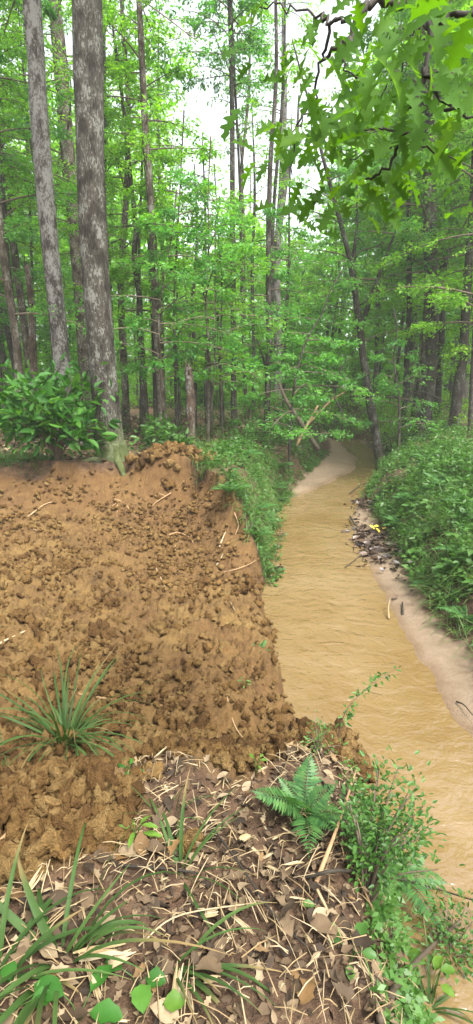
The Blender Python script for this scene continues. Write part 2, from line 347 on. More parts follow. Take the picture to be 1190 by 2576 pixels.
# ------------------------------------------------------------------ ground, sandbars, water
def graded(lo, hi, c0, c1, fine, grow):
    xs = list(np.arange(c0, c1, fine)); s = fine
    a = c0
    while a > lo: s *= grow; a -= s; xs.insert(0, a)
    s = fine; a = xs[-1]
    while a < hi: s *= grow; a += s; xs.append(a)
    return np.array(xs)
gx = graded(-140, 140, -3.4, 2.8, .017, 1.07)
ys = [-30.0, -20, -12, -8, -5, -3, -2, -1.2, -.6, -.2, .1]
y_ = .3
while y_ < 140:
    ys.append(y_); y_ += max(.014, min(.0055 * y_ if y_ < 12 else (.0055 * y_) * (1 + (y_ - 12) * .15), 6))
gy = np.array(ys)
GX, GY = np.meshgrid(gx, gy); GZ = height(GX, GY); SM = soil_mask(GX, GY)
# clods heaved up in the excavated soil
def worley(x, y, cell, seed):
    x = x / cell; y = y / cell; ix, iy = np.floor(x), np.floor(y); f1 = np.full(x.shape, 9.); f2 = np.full(x.shape, 9.); idr = np.zeros(x.shape)
    for a in (-1, 0, 1):
        for b in (-1, 0, 1):
            jx, jy = ix + a, iy + b; d = np.hypot(jx + hash2(jx, jy, seed) - x, jy + hash2(jx, jy, seed + 1) - y); r = hash2(jx, jy, seed + 2)
            m = d < f1; f2 = np.where(m, f1, np.minimum(f2, d)); idr = np.where(m, r, idr); f1 = np.where(m, d, f1)
    return f1, f2, idr
near_ = (SM > .02); WXs, WYs = GX[near_], GY[near_]
wxp = WXs + fbm(WXs, WYs, 14, 3, 70) * .07; wyp = WYs + fbm(WXs, WYs, 14, 3, 73) * .07
a1, a2, ar = worley(wxp, wyp, .13, 80); b1, b2, br_ = worley(wxp, wyp, .062, 90)
rub = np.clip((y_far(WXs) - WYs + fbm(WXs, WYs, .8, 2, 33) * 1.2) / 2.4, .25, 1) * (.65 + .7 * (fbm(WXs, WYs, 1.1, 3, 34) + .4))
cl_ = rub * (np.clip((a2 - a1) * 2.2, 0, 1) ** .7 * .05 * (.25 + ar) + np.clip((b2 - b1) * 2.0, 0, 1) ** .7 * .034 * (.3 + br_) + (ar - .5) * .022)
CL = np.zeros_like(GZ); CL[near_] = cl_
rough = fbm(GX, GY, 9, 5, 21) - .9 * np.abs(fbm(GX, GY, 15, 3, 22))
sl_ = np.hypot(np.gradient(GZ, axis=1) / np.gradient(GX, axis=1), np.gradient(GZ, axis=0) / np.gradient(GY, axis=0)); CL = CL / (1 + .8 * np.minimum(sl_, 3) ** 2)
GZ = GZ + SM * (CL * (1 + .8 * fbm(GX, GY, 30, 2, 23)) + rough * .05) + (1 - SM) * fbm(GX, GY, 6, 3, 31) * .03 * sst(.02, .2, GZ - WATER)
bl, br, wl, wr = x_bl(GY), x_br(GY), x_wl(GY), x_wr(GY)
SAND = sst(-.06, .06, GX - bl + fbm(GX, GY, 3, 3, 40) * .2) * sst(-.06, .06, br - GX + fbm(GX, GY, 3, 3, 41) * .25) * (GY > -30)
SAND = SAND * sst(.30, .16, GZ - WATER) * (1 - SM)
WET = sst(.035, .0, GZ - WATER)
SHADE_DAMP = np.clip(sst(2.2, .7, y_far(GX) - GY + fbm(GX, GY, 1.2, 3, 44) * 1.6) + .7 * sst(.05, .3, fbm(GX, GY, .7, 4, 45)), 0, 1)  # shade of the cut face painted as darker soil, plus scattered damp patches
idx = np.arange(GX.size).reshape(GX.shape)
Q = np.stack([idx[:-1, :-1], idx[:-1, 1:], idx[1:, 1:], idx[1:, :-1]], -1).reshape(-1, 4)
def cellmean(A): return ((A[:-1, :-1] + A[:-1, 1:] + A[1:, 1:] + A[1:, :-1]) / 4).ravel()
sandc, soilc, xc, yc = cellmean(SAND) > .5, cellmean(SM) > .5, cellmean(GX), cellmean(GY)
ALLV = np.stack([GX, GY, GZ], -1).reshape(-1, 3)
def sheet(name, mask):
    f = Q[mask]; u, inv = np.unique(f, return_inverse=True)
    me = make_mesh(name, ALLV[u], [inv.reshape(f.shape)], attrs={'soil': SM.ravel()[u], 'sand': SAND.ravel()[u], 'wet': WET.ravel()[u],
                   'shade_damp': SHADE_DAMP.ravel()[u]})
    return tag(put(name, me, M['ground']), kind='structure')
mid = (x_bl(yc) + x_br(yc)) / 2
s_l = sandc & (xc < mid + .6) & (yc > 12.2); s_r = sandc & ~s_l
tag(sheet('sandbar', s_l), 'pale sandbar on the inside of the far stream bend', None)
tag(sheet('stream_bed', s_r), 'tan sand strip along the foot of the right bank', None)
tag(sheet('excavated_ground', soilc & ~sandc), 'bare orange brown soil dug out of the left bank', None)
tag(sheet('forest_ground', ~soilc & ~sandc), 'brown forest floor', None)
wy = np.concatenate([np.arange(-12, 1, .5), np.arange(1, 30, .06), np.arange(30, 70, 1)]); wt = np.linspace(0, 1, 60)
WX = x_bl(wy)[:, None] - .3 + (x_br(wy) - x_bl(wy) + .6)[:, None] * wt; WY = np.repeat(wy[:, None], 60, 1)
WZ = WATER + .005 * fbm(WX * .8, WY * 1.6, 4.5, 2, 50) + .0035 * np.sin(WY * 46 + 3 * fbm(WX, WY, 2.2, 2, 51) + WX * 6) * np.exp(-((WX - 1.25) / .45) ** 2) * sst(3.5, 5, WY) * sst(12, 9, WY)
wi = np.arange(WX.size).reshape(WX.shape)
tag(put('stream_water', make_mesh('stream_water', np.stack([WX, WY, WZ], -1).reshape(-1, 3),
    [np.stack([wi[:-1, :-1], wi[:-1, 1:], wi[1:, 1:], wi[1:, :-1]], -1).reshape(-1, 4)]), M['water']), kind='structure')

# ------------------------------------------------------------------ trees
def branch_leaves(mb, wood, A, az, el, Lb, droop, n, ls, rng, shape='diamond', wr_=.5, spread=.3, r0=None, s0=.2, up=.45):
    d = np.array((math.cos(az), math.sin(az), 0)); s = np.linspace(0, 1, 6)[:, None]
    bend = rng.normal() * .12 * Lb; sd_ = np.array((-d[1], d[0], 0))
    P = A + d * s * Lb * math.cos(el) + sd_ * bend * s ** 2 + np.array((0, 0, 1)) * (s * math.sin(el) - droop * s ** 2) * Lb
    r0 = r0 or .008 + .007 * Lb
    V, F = tube(P, np.linspace(r0, r0 * .25, 6), 5, cap=False); wood.add(V, F, rng.random())
    # side twigs with leaves in flat sprays
    bt = .5 + .17 * rng.normal(); nt_ = max(4, int(Lb * 4)); st = np.sort(rng.uniform(s0, 1, nt_)); per = max(1, n // nt_)
    for k, t in enumerate(st):
        i = t * 5; a = int(min(i, 4)); o = P[a] + (P[a + 1] - P[a]) * (i - a)
        sg = 1 if k % 2 else -1; tl = spread * Lb * (1.15 - .75 * t) * rng.uniform(.6, 1.2) + ls
        td = nz(d * rng.uniform(.3, 1) + sd_ * sg * rng.uniform(.5, 1.1) + np.array((0, 0, rng.normal() * .22)))
        w = rng.random(per); q = o + td * (w * tl)[:, None] + rng.normal(size=(per, 3)) * ls * np.array((.6, .6, .45)) - np.array((0, 0, 1)) * (w ** 2 * tl * .18)[:, None]
        ax = nz(td + rng.normal(size=(per, 3)) * .55 + np.array((0, 0, -.25))); nr = nz(np.array((0, 0, 1.)) + rng.normal(size=(per, 3)) * up)
        sz = ls * rng.uniform(.65, 1.25, per)
        add_leaves(mb, q, ax, nr, sz, sz * wr_, shape, rng, np.clip(rng.normal(bt + .1 * rng.normal(), .18, per), 0, 1))
        if tl > .35: 
            V, F = tube([o, o + td * tl], [r0 * .3, r0 * .1], 3, cap=False); wood.add(V, F, rng.random())
def build_tree(name, label, P, rad, bark, rng, crown=None, leafmat='canopy', group=None, sides=10, bump=.05, extra=(), cat='tree', flare=1.25, broken=False, feet=False):
    """P: world points of the trunk from the ground up."""
    base = P[0].copy(); root = empty(name, base); tag(root, label, cat, group)
    n = max(12, len(P) * 5); C = catmull(P, n); rr = np.interp(np.linspace(0, 1, n), np.linspace(0, 1, len(rad)), rad)
    hgt = C[:, 2] - C[0, 2]; rr = rr * (1 + (flare - 1) * np.exp(-np.clip(hgt, 0, 9) / .35))
    mb = MB()
    V, F = tube(C - base, rr, sides, bump, rng.integers(999)); mb.add(V, F, rng.random())
    if feet:
        for k in range(6):
            a = k * 1.05 + rng.normal() * .2; d = np.array((math.cos(a), math.sin(a), 0)); r0_ = rr[2]; ln = rng.uniform(1.5, 2.6)
            z_ = lambda q: gz(base[0] + d[0] * r0_ * q, base[1] + d[1] * r0_ * q) - base[2]
            Cr = catmull([d * r0_ * .55 + [0, 0, .75], d * r0_ * .95 + [0, 0, .42], d * r0_ * (1 + .35 * ln) + [0, 0, z_(1 + .35 * ln) + .03], d * r0_ * (.8 + ln) + [0, 0, z_(.8 + ln) - .10]], 12)
            V, F = tube(Cr, np.linspace(r0_ * .42, r0_ * .16, 12), 8, .15, k); mb.add(V, F, rng.random())
    if broken:
        for k in range(4):
            a = k * 1.57 + rng.random(); o = C[-1] - base + np.array((math.cos(a), math.sin(a), 0)) * rr[-1] * .6
            V, F = tube([o - [0, 0, .15], o + [0, 0, .02 + .2 * rng.random()]], [rr[-1] * .45, .006], 5); mb.add(V, F, rng.random())
    put('trunk', mb.mesh('trunk'), M[bark], root)
    for (pts, ra) in extra:
        E = catmull(pts, max(8, len(pts) * 4)); V, F = tube(E - base, np.linspace(ra[0], ra[1], len(E)), 7, bump, 3); mb = MB(); mb.add(V, F, .5)
        put('limb', mb.mesh('limb'), M[bark], root)
    if crown:
        lv, wd = MB(), MB(); z0, z1 = crown['z']; nb = crown['nb']
        paths = [C] + [catmull(p, 12) for p, _ in extra]
        for k in range(nb):
            Pth = paths[0] if (len(paths) == 1 or rng.random() < .5) else paths[1 + rng.integers(len(paths) - 1)]
            z = base[2] + z0 + (z1 - z0) * (k + rng.random()) / nb
            if z > Pth[-1, 2] or z < Pth[0, 2]: 
                Pth = C
                z = min(z, C[-1, 2])
            A = np.array([np.interp(z, Pth[:, 2], Pth[:, i]) for i in range(3)])
            az = crown['az'] + rng.normal() * crown.get('azs', 1) if 'az' in crown else k * 2.4 + rng.normal() * .4
            f = (z - base[2] - z0) / (z1 - z0 + 1e-6); Lb = crown['len'] * rng.uniform(.55, 1.15) * (1 - .45 * max(0, f - .4) / .6)
            branch_leaves(lv, wd, A - base, az, rng.uniform(*crown.get('el', (.0, .5))), Lb, crown.get('droop', .25), int(crown['n'] * rng.uniform(.7, 1.3)), crown['ls'], rng,
                          crown.get('shape', 'diamond'), crown.get('w', .5), crown.get('spread', .34))
        put('crown', lv.mesh('crown'), M[leafmat], root); put('branches', wd.mesh('branches'), M[crown.get('wood', 'twig')], root)
    return root
def trunk_px(pts, Y, top=None, lean=0.0):
    """trunk through sight-line spots at distance Y, rooted in the ground; top = height of its tip"""
    W = [at(px, py, Y + lean * i) for i, (px, py) in enumerate(pts)]
    b = W[0].copy(); b[2] = gz(b[0], b[1]) - .3; P = [b]
    for w in W[(1 if abs(W[0][2] - b[2]) < 1.2 else 0):]: P.append(w)
    if top is not None and top > P[-1][2]:
        d = P[-1] - P[-2]; d = d / d[2]; P.append(P[-1] + d * (top - P[-1][2]) * .5 + [RNG.normal() * .1, RNG.normal() * .1, 0]); P.append(P[-1] + d * (top - P[-2][2]) * .5)
    return np.array(P)
def rpx(w, Y): return .5 * w / FPX * Y
T = []   # name, label, Y, spots from the base up, widths, bark, top, crown dict, leaf, extra
def cr(z0, z1, nb, ln, n=330, ls=.105, **k): return dict(z=(z0, z1), nb=nb, len=ln, n=n, ls=ls, **k)
T += [
 ('large_tree', 'thick grey trunk with moss at its foot, rooted at the edge of the dug soil', 10.4, [(284, 1168), (262, 960), (238, 640), (226, 320), (219, 0)], (64, 62), 'bark_big', 17, cr(9, 17, 26, 3.5, 90), 'canopy', ()),
 ('pale_tree', 'pale mottled grey trunk behind the dark green bush, left of the thickest trunk', 13.0, [(164, 1110), (158, 940), (124, 600), (100, 300), (80, 0)], (42, 36), 'bark_pale', 18, cr(9.5, 18, 24, 3.5, 90), 'canopy', ()),
 ('green_hazed_tree', 'large hazy trunk seen between the two thick foreground trunks', 22, [(226, 1060), (214, 900), (196, 640), (172, 400), (148, 120)], (36, 30), 'bark_brown', 22, cr(6, 21, 34, 4.2), 'canopy', ()),
 ('lichen_tree', 'leaning brown trunk with white lichen at the left edge of the picture', 14, [(52, 1010), (42, 860), (20, 720), (2, 590), (-14, 420)], (22, 17), 'bark_brown', 12, cr(3.5, 11, 24, 2.6), 'canopy_cool', ()),
 ('slim_dark_tree', 'slim dark trunk just right of the lichen spotted leaning trunk', 15.5, [(56, 1020), (40, 850), (18, 640), (4, 440)], (13, 9), 'bark_dark', 13, cr(4, 13, 22, 2.6), 'canopy', ()),
 ('upright_tree', 'straight mid brown trunk left of the kinked dark trunk', 17, [(316, 1025), (309, 860), (304, 690), (317, 500), (322, 250), (310, 90)], (19, 9), 'bark_brown', 14, cr(4, 13.5, 32, 2.8), 'canopy', ()),
 ('kinked_tree', 'dark trunk with a sharp kink beside the straight brown trunk', 15.5, [(368, 1070), (353, 850), (350, 740), (338, 650), (342, 570), (330, 470), (318, 330), (300, 190)], (18, 7), 'bark_dark', 11, cr(3.8, 10.5, 30, 1.7, 240), 'canopy', ()),
 ('tall_brown_tree', 'tall slender light brown trunk with peeling bark, middle of the left half', 13.5, [(412, 1100), (396, 820), (384, 590), (366, 320), (352, 50)], (23, 12), 'bark_brown', 15, cr(4.5, 14, 34, 1.7, 240), 'canopy', ()),
 ('straight_dark_tree', 'straight dark slender trunk right of the broken stump', 17, [(590, 1078), (587, 860), (585, 560), (582, 140)], (15, 11), 'bark_dark', 18, cr(9.9, 14.5, 32, 1.9, 240, .115), 'canopy_cool', ()),
 ('thin_tree', 'thin hazy trunk just right of the straight dark slender trunk', 23, [(620, 1040), (614, 820), (612, 560), (608, 420), (625, 250)], (10, 6), 'bark_brown', 17, cr(11.5, 16, 16, 1.6, 200), 'canopy', (([(612, 440), (600, 330), (580, 300)], (5, 2)),)),
 ('slender_leafy_tree', 'slender dark trunk with low side limbs left of the creek', 16, [(672, 1068), (676, 850), (675, 640), (680, 420), (695, 190)], (15, 9), 'bark_dark', 14, cr(2.4, 6.4, 26, 2.2, 240), 'canopy_cool', (([(673, 960), (662, 900), (645, 850)], (6, 2)), ([(674, 945), (690, 900), (722, 850)], (5, 2)))),
 ('forked_tree', 'hazy grey tree forking widely against the bright sky gap', 27, [(700, 1040), (698, 800), (697, 640), (708, 480), (715, 230)], (20, 13), 'bark_pale', 20, cr(13, 20, 12, 2.0, 110), 'canopy', (([(700, 600), (722, 440), (745, 360), (752, 240)], (12, 4)), ([(722, 440), (750, 360), (800, 320)], (8, 3)))),
 ('leaning_tree', 'dark tree leaning out over the creek and forking into two limbs', 17.5, [(966, 1138), (938, 1050), (918, 930), (906, 830), (888, 700), (872, 620), (832, 470)], (23, 9), 'bark_dark', 11, cr(4.4, 9.5, 26, 2.4, 170, .12, droop=.2), 'canopy_cool', (([(907, 830), (935, 740), (965, 660), (1002, 560)], (11, 4)), ([(884, 680), (898, 560), (895, 420)], (8, 3)))),
 ('thick_right_tree', 'thickest trunk on the right bank, rough brown and bare', 18, [(1062, 1072), (1078, 940), (1086, 800), (1082, 600), (1076, 330)], (38, 28), 'bark_dark', 20, cr(9, 19, 26, 3.6, 150), 'canopy', ()),
 ('slim_right_tree', 'slim dark trunk just left of the thickest trunk on the right bank', 19, [(1018, 1062), (1024, 900), (1030, 760), (1028, 560)], (15, 11), 'bark_dark', 14, cr(5.4, 13, 28, 2.6), 'canopy_cool', ()),
 ('mossy_right_tree', 'mid sized dark trunk just right of the thickest right bank trunk', 19.5, [(1098, 1062), (1108, 900), (1116, 700), (1122, 480)], (19, 12), 'bark_dark', 15, cr(6, 14, 28, 2.8), 'canopy', ()),
 ('bent_right_tree', 'stout dark trunk leaning right near the right edge of the picture', 16.5, [(1138, 1068), (1156, 960), (1168, 850), (1176, 700), (1190, 480)], (26, 16), 'bark_dark', 14, cr(5, 13, 28, 2.8), 'canopy_cool', ()),
 ('edge_tree', 'thin dark trunk cut by the right edge of the picture', 14.5, [(1186, 1080), (1188, 960), (1196, 800), (1210, 500)], (13, 9), 'bark_dark', 12, cr(2.8, 11, 28, 2.8), 'canopy', ()),
 ('sapling', 'thin sapling between the kinked trunk and the broken stump', 14.5, [(444, 1062), (440, 900), (438, 760), (448, 560)], (9, 4), 'bark_dark', 8, cr(2.2, 7.6, 26, 2.0, 170, .105), 'canopy', ()),
 ('sapling', 'pair of wispy stems rising just right of the broken stump', 13.5, [(522, 1062), (526, 900), (518, 780), (524, 640)], (8, 4), 'bark_brown', 7, cr(1.8, 6.5, 24, 1.9, 170, .105), 'canopy_cool', (([(530, 1060), (540, 900), (542, 740)], (4, 2)),)),
 ('sapling', 'twig thin sapling left of the straight dark slender trunk', 15, [(560, 1058), (555, 900), (558, 720), (550, 600)], (6, 3), 'bark_dark', 7, cr(2, 6.6, 22, 1.9, 170, .105), 'canopy', ()),
 ('sapling', 'slim sapling arching over the creek from the left bank', 14.5, [(730, 1085), (742, 960), (770, 860), (810, 790)], (8, 4), 'bark_dark', 4.4, cr(1.2, 4.2, 26, 1.9, 200, .1), 'canopy_cool', ()),
 ('sapling', 'bushy sapling in front of the thickest trunk on the right bank', 15, [(1010, 1085), (1004, 1020), (998, 960), (990, 900)], (8, 4), 'bark_dark', 3.5, cr(1.0, 3.4, 16, 1.6, 120, .09), 'canopy_cool', ()),
 ('sapling', 'young tree with pale leaves beside the tall slender light brown trunk', 12.5, [(398, 1070), (405, 940), (400, 820), (412, 700)], (8, 3), 'bark_brown', 5.6, cr(1.9, 5.4, 24, 1.7, 170, .1), 'canopy_cool', ()),
]
for i, (nm, lab, Y, pts, w, bark, top, crw, leaf, extra) in enumerate(T):
    rng = np.random.default_rng(100 + i); P = trunk_px(pts, Y, top)
    k = len(P); rads = list(np.linspace(rpx(w[0], Y), rpx(w[1], Y), len(pts))) + ([rpx(w[1], Y) * .6, .02] if k > len(pts) - 1 and top else [])
    ex = []
    for (ep, er) in extra:
        n_ = len(ep); ex.append((np.array([at(px, py, Y + .35 * j * (1 if len(ex) % 2 else -1)) for j, (px, py) in enumerate(ep)]), (rpx(er[0] * 2, Y) * .6, rpx(er[1] * 2, Y) * .5)))
    build_tree(nm, lab, P, rads, bark, rng, crw, leaf, sides=20 if w[0] > 30 else 9, flare=1.9 if w[0] > 30 else 1.35, feet=w[0] > 30, bump=.07 if w[0] > 30 else .12, extra=ex)
# broken snags
for nm, lab, Y, pts, w in [('broken_snag', 'rotten broken snag with flaking bark near the left edge', 14, [(86, 1010), (82, 860), (78, 760), (68, 668)], (19, 13)),
                           ('broken_stump', 'short broken stump of rotten wood right of the bush', 11.8, [(478, 1100), (480, 1020), (477, 970), (474, 925)], (24, 18))]:
    P = trunk_px(pts, Y); build_tree(nm, lab, P, np.linspace(rpx(w[0], Y), rpx(w[1], Y), 4), 'bark_snag', np.random.default_rng(5), None, sides=11, bump=.25, broken=True, cat='snag')

# slender trees of the wood behind: four kinds, copied
protos = []
for k in range(5):
    rng = np.random.default_rng(300 + k); h = (15, 18, 13, 20, 9)[k]
    P = np.array([(rng.normal() * .12 * j, rng.normal() * .12 * j, h * j / 4) for j in range(5)])
    P[0] = (0, 0, -.2)
    c = [cr(3, 15, 50, 3.1, 300, .145), cr(5, 18, 52, 3.4, 300, .15), cr(3, 13, 48, 3.0, 300, .14), cr(7, 20, 52, 3.6, 300, .155), cr(.8, 9, 48, 2.6, 280, .125)][k]
    protos.append(build_tree('slender_tree', 'x', P, [.15, .13, .11, .08, .03] if k != 4 else [.07, .06, .05, .04, .02], ('bark_dark', 'bark_brown', 'bark_dark', 'bark_brown', 'bark_dark')[k], rng, c, ('canopy', 'canopy', 'canopy_cool', 'canopy', 'canopy')[k], sides=7))
def copy_tree(o):
    c = o.copy(); COL.objects.link(c)
    for ch in o.children:
        d = ch.copy(); COL.objects.link(d); d.parent = c
    return c
def gap(x, y):     # the opening in the canopy above the far creek
    a = x / y; return (-.125 - 3.4 / y < a < -.005 + 1.2 / y) or (.065 - 1.2 / y < a < .13 + 1.2 / y)
LAND = [(20, 'the lichen trunk at the left edge'), (85, 'the broken snag'), (150, 'the pale mottled trunk'), (250, 'the thickest left trunk'), (308, 'the straight brown trunk'), (355, 'the kinked trunk'), (405, 'the tall peeling trunk'), (478, 'the broken stump'), (530, 'the wispy paired stems'), (588, 'the straight dark trunk'), (674, 'the trunk with low limbs'), (760, 'the arching sapling'), (910, 'the leaning creek tree'), (1022, 'the slim right bank trunk'), (1080, 'the thickest right bank trunk'), (1160, 'the leaning trunk by the right edge')]
rng = np.random.default_rng(77); used = [0] * 5; spots = []
tries = 0
while len(spots) < 60 and tries < 6000:
    tries += 1
    y = rng.uniform(17, 46); a = rng.uniform(-.56, .56); x = a * y
    if x_bl(y) - .8 < x < x_br(y) + .6: continue
    if any((x - p[0]) ** 2 + (y - p[1]) ** 2 < 3.4 for p in spots): continue
    k = int(rng.integers(5))
    if gap(x, y):
        k = 4
        if y < 31: continue
    spots.append((x, y, k))
for (x, y, k) in spots:
    o = protos[k] if not used[k] else copy_tree(protos[k]); used[k] += 1
    o.location = (x, y, gz(x, y)); o.rotation_euler = (R(rng.normal() * 2.5), R(rng.normal() * 2.5), rng.uniform(0, 6.28)); s = rng.uniform(.85, 1.2); o.scale = (s, s, s)
    side = 'left of' if x < x_bl(y) else 'right of'
    zone = 'nearer' if y < 27 else 'hazy'
    kindw = ('dark slender tree', 'tall brown slender tree', 'low leafy slender tree', 'very tall thin tree', 'short leafy tree')[k]
    pxx = CX + FPX * cp * x / y * .97; lm = min(LAND, key=lambda q: abs(q[0] - pxx)); rel = 'left' if pxx < lm[0] else 'right'
    tag(o, f'{zone} {kindw} just {rel} of {lm[1]}', 'tree', f'{zone} {kindw}s {side} the creek')
for k in range(5):
    if not used[k]:
        for ch in list(protos[k].children): bpy.data.objects.remove(ch)
        bpy.data.objects.remove(protos[k])

pole_spots = [(-6.9, 15.5), (-6.2, 18.5), (-5.1, 16.6), (-4.4, 19.5), (-3.9, 15.2), (-3.3, 18.0), (-3.0, 21.5), (-2.5, 16.2), (-2.1, 19.2), (-1.75, 22.5), (-1.4, 17.4), (-1.15, 20.4), (-.75, 15.4), (-.5, 18.7), (-.05, 21.0), (.35, 18.2), (.75, 22.6), (1.1, 19.4), (-7.8, 20.5), (-8.6, 17.2), (7.4, 20.0), (8.2, 22.5), (9.2, 19.2), (6.9, 23.5), (2.2, 24.5), (-5.6, 22.8)]
rng = np.random.default_rng(97); PP = np.array([(0, 0, -.3), (.05, .02, 3.2), (-.04, .06, 6.5), (.10, 0, 10), (.05, .1, 13.5)])
pole = build_tree('pole_tree', 'x', PP, [.085, .075, .065, .05, .02], 'bark_dark', rng, cr(7.5, 13, 16, 1.6, 70, .13), 'canopy', sides=7)
for i, (x, y) in enumerate(pole_spots):
    o = pole if i == 0 else copy_tree(pole); o.location = (x, y, gz(x, y)); o.rotation_euler = (R(rng.normal() * 2), R(rng.normal() * 2.5), rng.uniform(0, 6.28)); s_ = rng.uniform(.6, 1.1); o.scale = (s_, s_, rng.uniform(.8, 1.15) * (.5 if -.13 < x / y < .0 else 1))
    pxx = CX + FPX * cp * x / y * .97; lm = min(LAND, key=lambda q: abs(q[0] - pxx)); rel = 'left' if pxx < lm[0] else 'right'; dist = 'near' if y < 17.5 else 'farther' if y < 21 else 'distant'
    tag(o, f'{dist} slim bare pole trunk just {rel} of {lm[1]}', 'tree', 'slim dark bare pole trunks')
# the far wood that reads as one mass
rng = np.random.default_rng(88); lv = MB(); wd = MB()
def canopy_top(a): return np.interp(a, (-.7, -.46, -.40, -.13, -.105, -.02, .0, .04, .06, .14, .2, .7), (26, 26, 25, 25, 13, 13, 17, 17, 12.5, 12.5, 25, 26))
NCL = 8300
ya = rng.uniform(34, 72, NCL); aa = rng.uniform(-.75, .75, NCL); xa = aa * ya; ct = canopy_top(aa) * (.8 + .35 * rng.random(NCL)) * (ya / 55) ** .6
za = rng.random(NCL) ** 1.25 * ct
for i in range(NCL):
    n = 26; rad = rng.uniform(.7, 1.7)
    q = np.array((xa[i], ya[i], za[i])) + rng.normal(size=(n, 3)) * rad * np.array((.6, .6, .28)); sz = rng.uniform(.25, .5, n)
    add_leaves(lv, q, rdir(n, rng) * np.array((1, 1, .5)), nz(rng.normal(size=(n, 3)) * .6 + [0, 0, 1]), sz, sz * .6, 'diamond', rng, np.clip(rng.normal(.4 + .2 * rng.random(), .2, n), 0, 1))
for i in range(150):
    y = rng.uniform(38, 75); x = rng.uniform(-.7, .7) * y; h = canopy_top(x / y) * rng.uniform(.7, 1); r = rng.uniform(.08, .2)
    V, F = tube([(x, y, -.3), (x + rng.normal() * .3, y, h * .5), (x + rng.normal() * .6, y, h)], [r, r * .8, r * .3], 5, cap=False); wd.add(V, F, rng.random())
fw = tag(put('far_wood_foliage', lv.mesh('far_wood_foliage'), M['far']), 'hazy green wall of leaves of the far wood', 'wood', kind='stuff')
tag(put('far_wood_trunks', wd.mesh('far_wood_trunks'), M['bark_brown']), 'hazy thin trunks of the far wood', 'wood', kind='stuff')

# ------------------------------------------------------------------ shrubs of the middle ground
def build_shrub(name, label, loc, h, w, nst, n, ls, leaf, rng, shape='leaf', wr_=.5, cat='shrub', group=None, leafobjs=False, lean=(0, 0), up=.5, fill=0):
    root = empty(name, loc); tag(root, label, cat, group); lv, wd = MB(), MB(); Lf = []
    for k in range(nst):
        a = k * 2.4 + rng.normal() * .4; rr_ = w * rng.uniform(.25, 1); hh = h * rng.uniform(.5, 1) * (1 - .35 * (rr_ / w) ** 2)
        tip = np.array((math.cos(a) * rr_ + lean[0], math.sin(a) * rr_ + lean[1], hh)); mid_ = tip * np.array((.4, .4, .6))
        C = catmull([np.zeros(3) - [0, 0, .05], mid_, tip], 9); r = .0025 + .007 * h
        V, F = tube(C, np.linspace(r, r * .3, 9), 5, cap=False); wd.add(V, F, rng.random())
        m = n // nst; s = rng.uniform(.35, 1.02, m); q = np.stack([np.interp(s, np.linspace(0, 1, 9), C[:, i]) for i in range(3)], -1)
        ax = nz(rng.normal(size=(m, 3)) * np.array((1, 1, .5)) + (tip / np.linalg.norm(tip)) * .5 + [0, 0, -.1]); q = q + ax * (rng.random(m) ** .7 * w * .42)[:, None]
        nr = nz(np.array((0, 0, 1.)) + rng.normal(size=(m, 3)) * up + nz(tip * [1, 1, .2]) * .35); sz = ls * rng.uniform(.6, 1.2, m)
        q[:, 2] = np.maximum(q[:, 2], .03)
        if leafobjs: Lf.append((q, ax, nr, sz))
        else: add_leaves(lv, q, ax, nr, sz, sz * wr_, shape, rng, np.clip(rng.normal(.5, .25, m), 0, 1))
    put('stems', wd.mesh('stems'), M['twig'], root)
    if fill:
        for (q, ax, nr, sz) in Lf:
            m = fill * len(q); ii = rng.integers(0, len(q), m); ax2 = nz(ax[ii] + rng.normal(size=(m, 3)) * .8); add_leaves(lv, q[ii] + rng.normal(size=(m, 3)) * ls * .6, ax2, nz(nr[ii] + rng.normal(size=(m, 3)) * .4), sz[ii] * .9, sz[ii] * .9 * wr_, 'leaf', rng)
        tag(put('inner_foliage', lv.mesh('inner_foliage'), M[leaf], root), kind='stuff')
    if not leafobjs: put('foliage', lv.mesh('foliage'), M[leaf], root)
    else:
        import mathutils
        me_ = []
        for v in range(4):
            b = MB(); add_leaves(b, np.zeros((1, 3)), np.array([(1., 0, 0)]), np.array([(0, 0, 1.)]), 1, wr_ * (.85 + .1 * v), 'leaf', rng, rng.random()); mm = b.mesh('leaf'); mm.materials.append(M[leaf]); me_.append(mm)
        for (q, ax, nr, sz) in Lf:
            for i in range(len(q)): place_leaf(me_[rng.integers(4)], root, q[i], ax[i], nr[i], sz[i])
    return root
def place_leaf(me, root, q, ax, nr, sz, name='leaf'):
    from mathutils import Matrix
    x = Vector(ax).normalized(); y = Vector(np.cross(nr, ax)).normalized(); z = x.cross(y)
    o = bpy.data.objects.new(name, me); COL.objects.link(o); o.parent = root
    m = Matrix((x, y, z)).transposed().to_4x4(); m.translation = Vector(q); o.matrix_local = m @ Matrix.Scale(float(sz), 4)
    return o
rng = np.random.default_rng(9)
b = gp(130, 1140); build_shrub('broadleaf_bush', 'large dark green broad leaved bush left of the thickest trunk', (-3.45, 9.95, gz(-3.45, 9.95)), 1.75, 1.25, 26, 290, .27, 'shrub', rng, 'leaf', .42, leafobjs=True, fill=3)
build_shrub('leafy_shrub', 'fresh green low shrub just right of the foot of the thickest trunk', (-1.75, 10.9, gz(-1.75, 10.9)), .95, .45, 12, 110, .17, 'bank', rng, 'leaf', .5, leafobjs=True, fill=1)
build_shrub('leafy_shrub', 'fresh green low shrub behind the spoil mound', (-1.35, 11.3, gz(-1.35, 11.3)), .6, .5, 10, 90, .16, 'bank', rng, 'leaf', .5, leafobjs=True, fill=1)
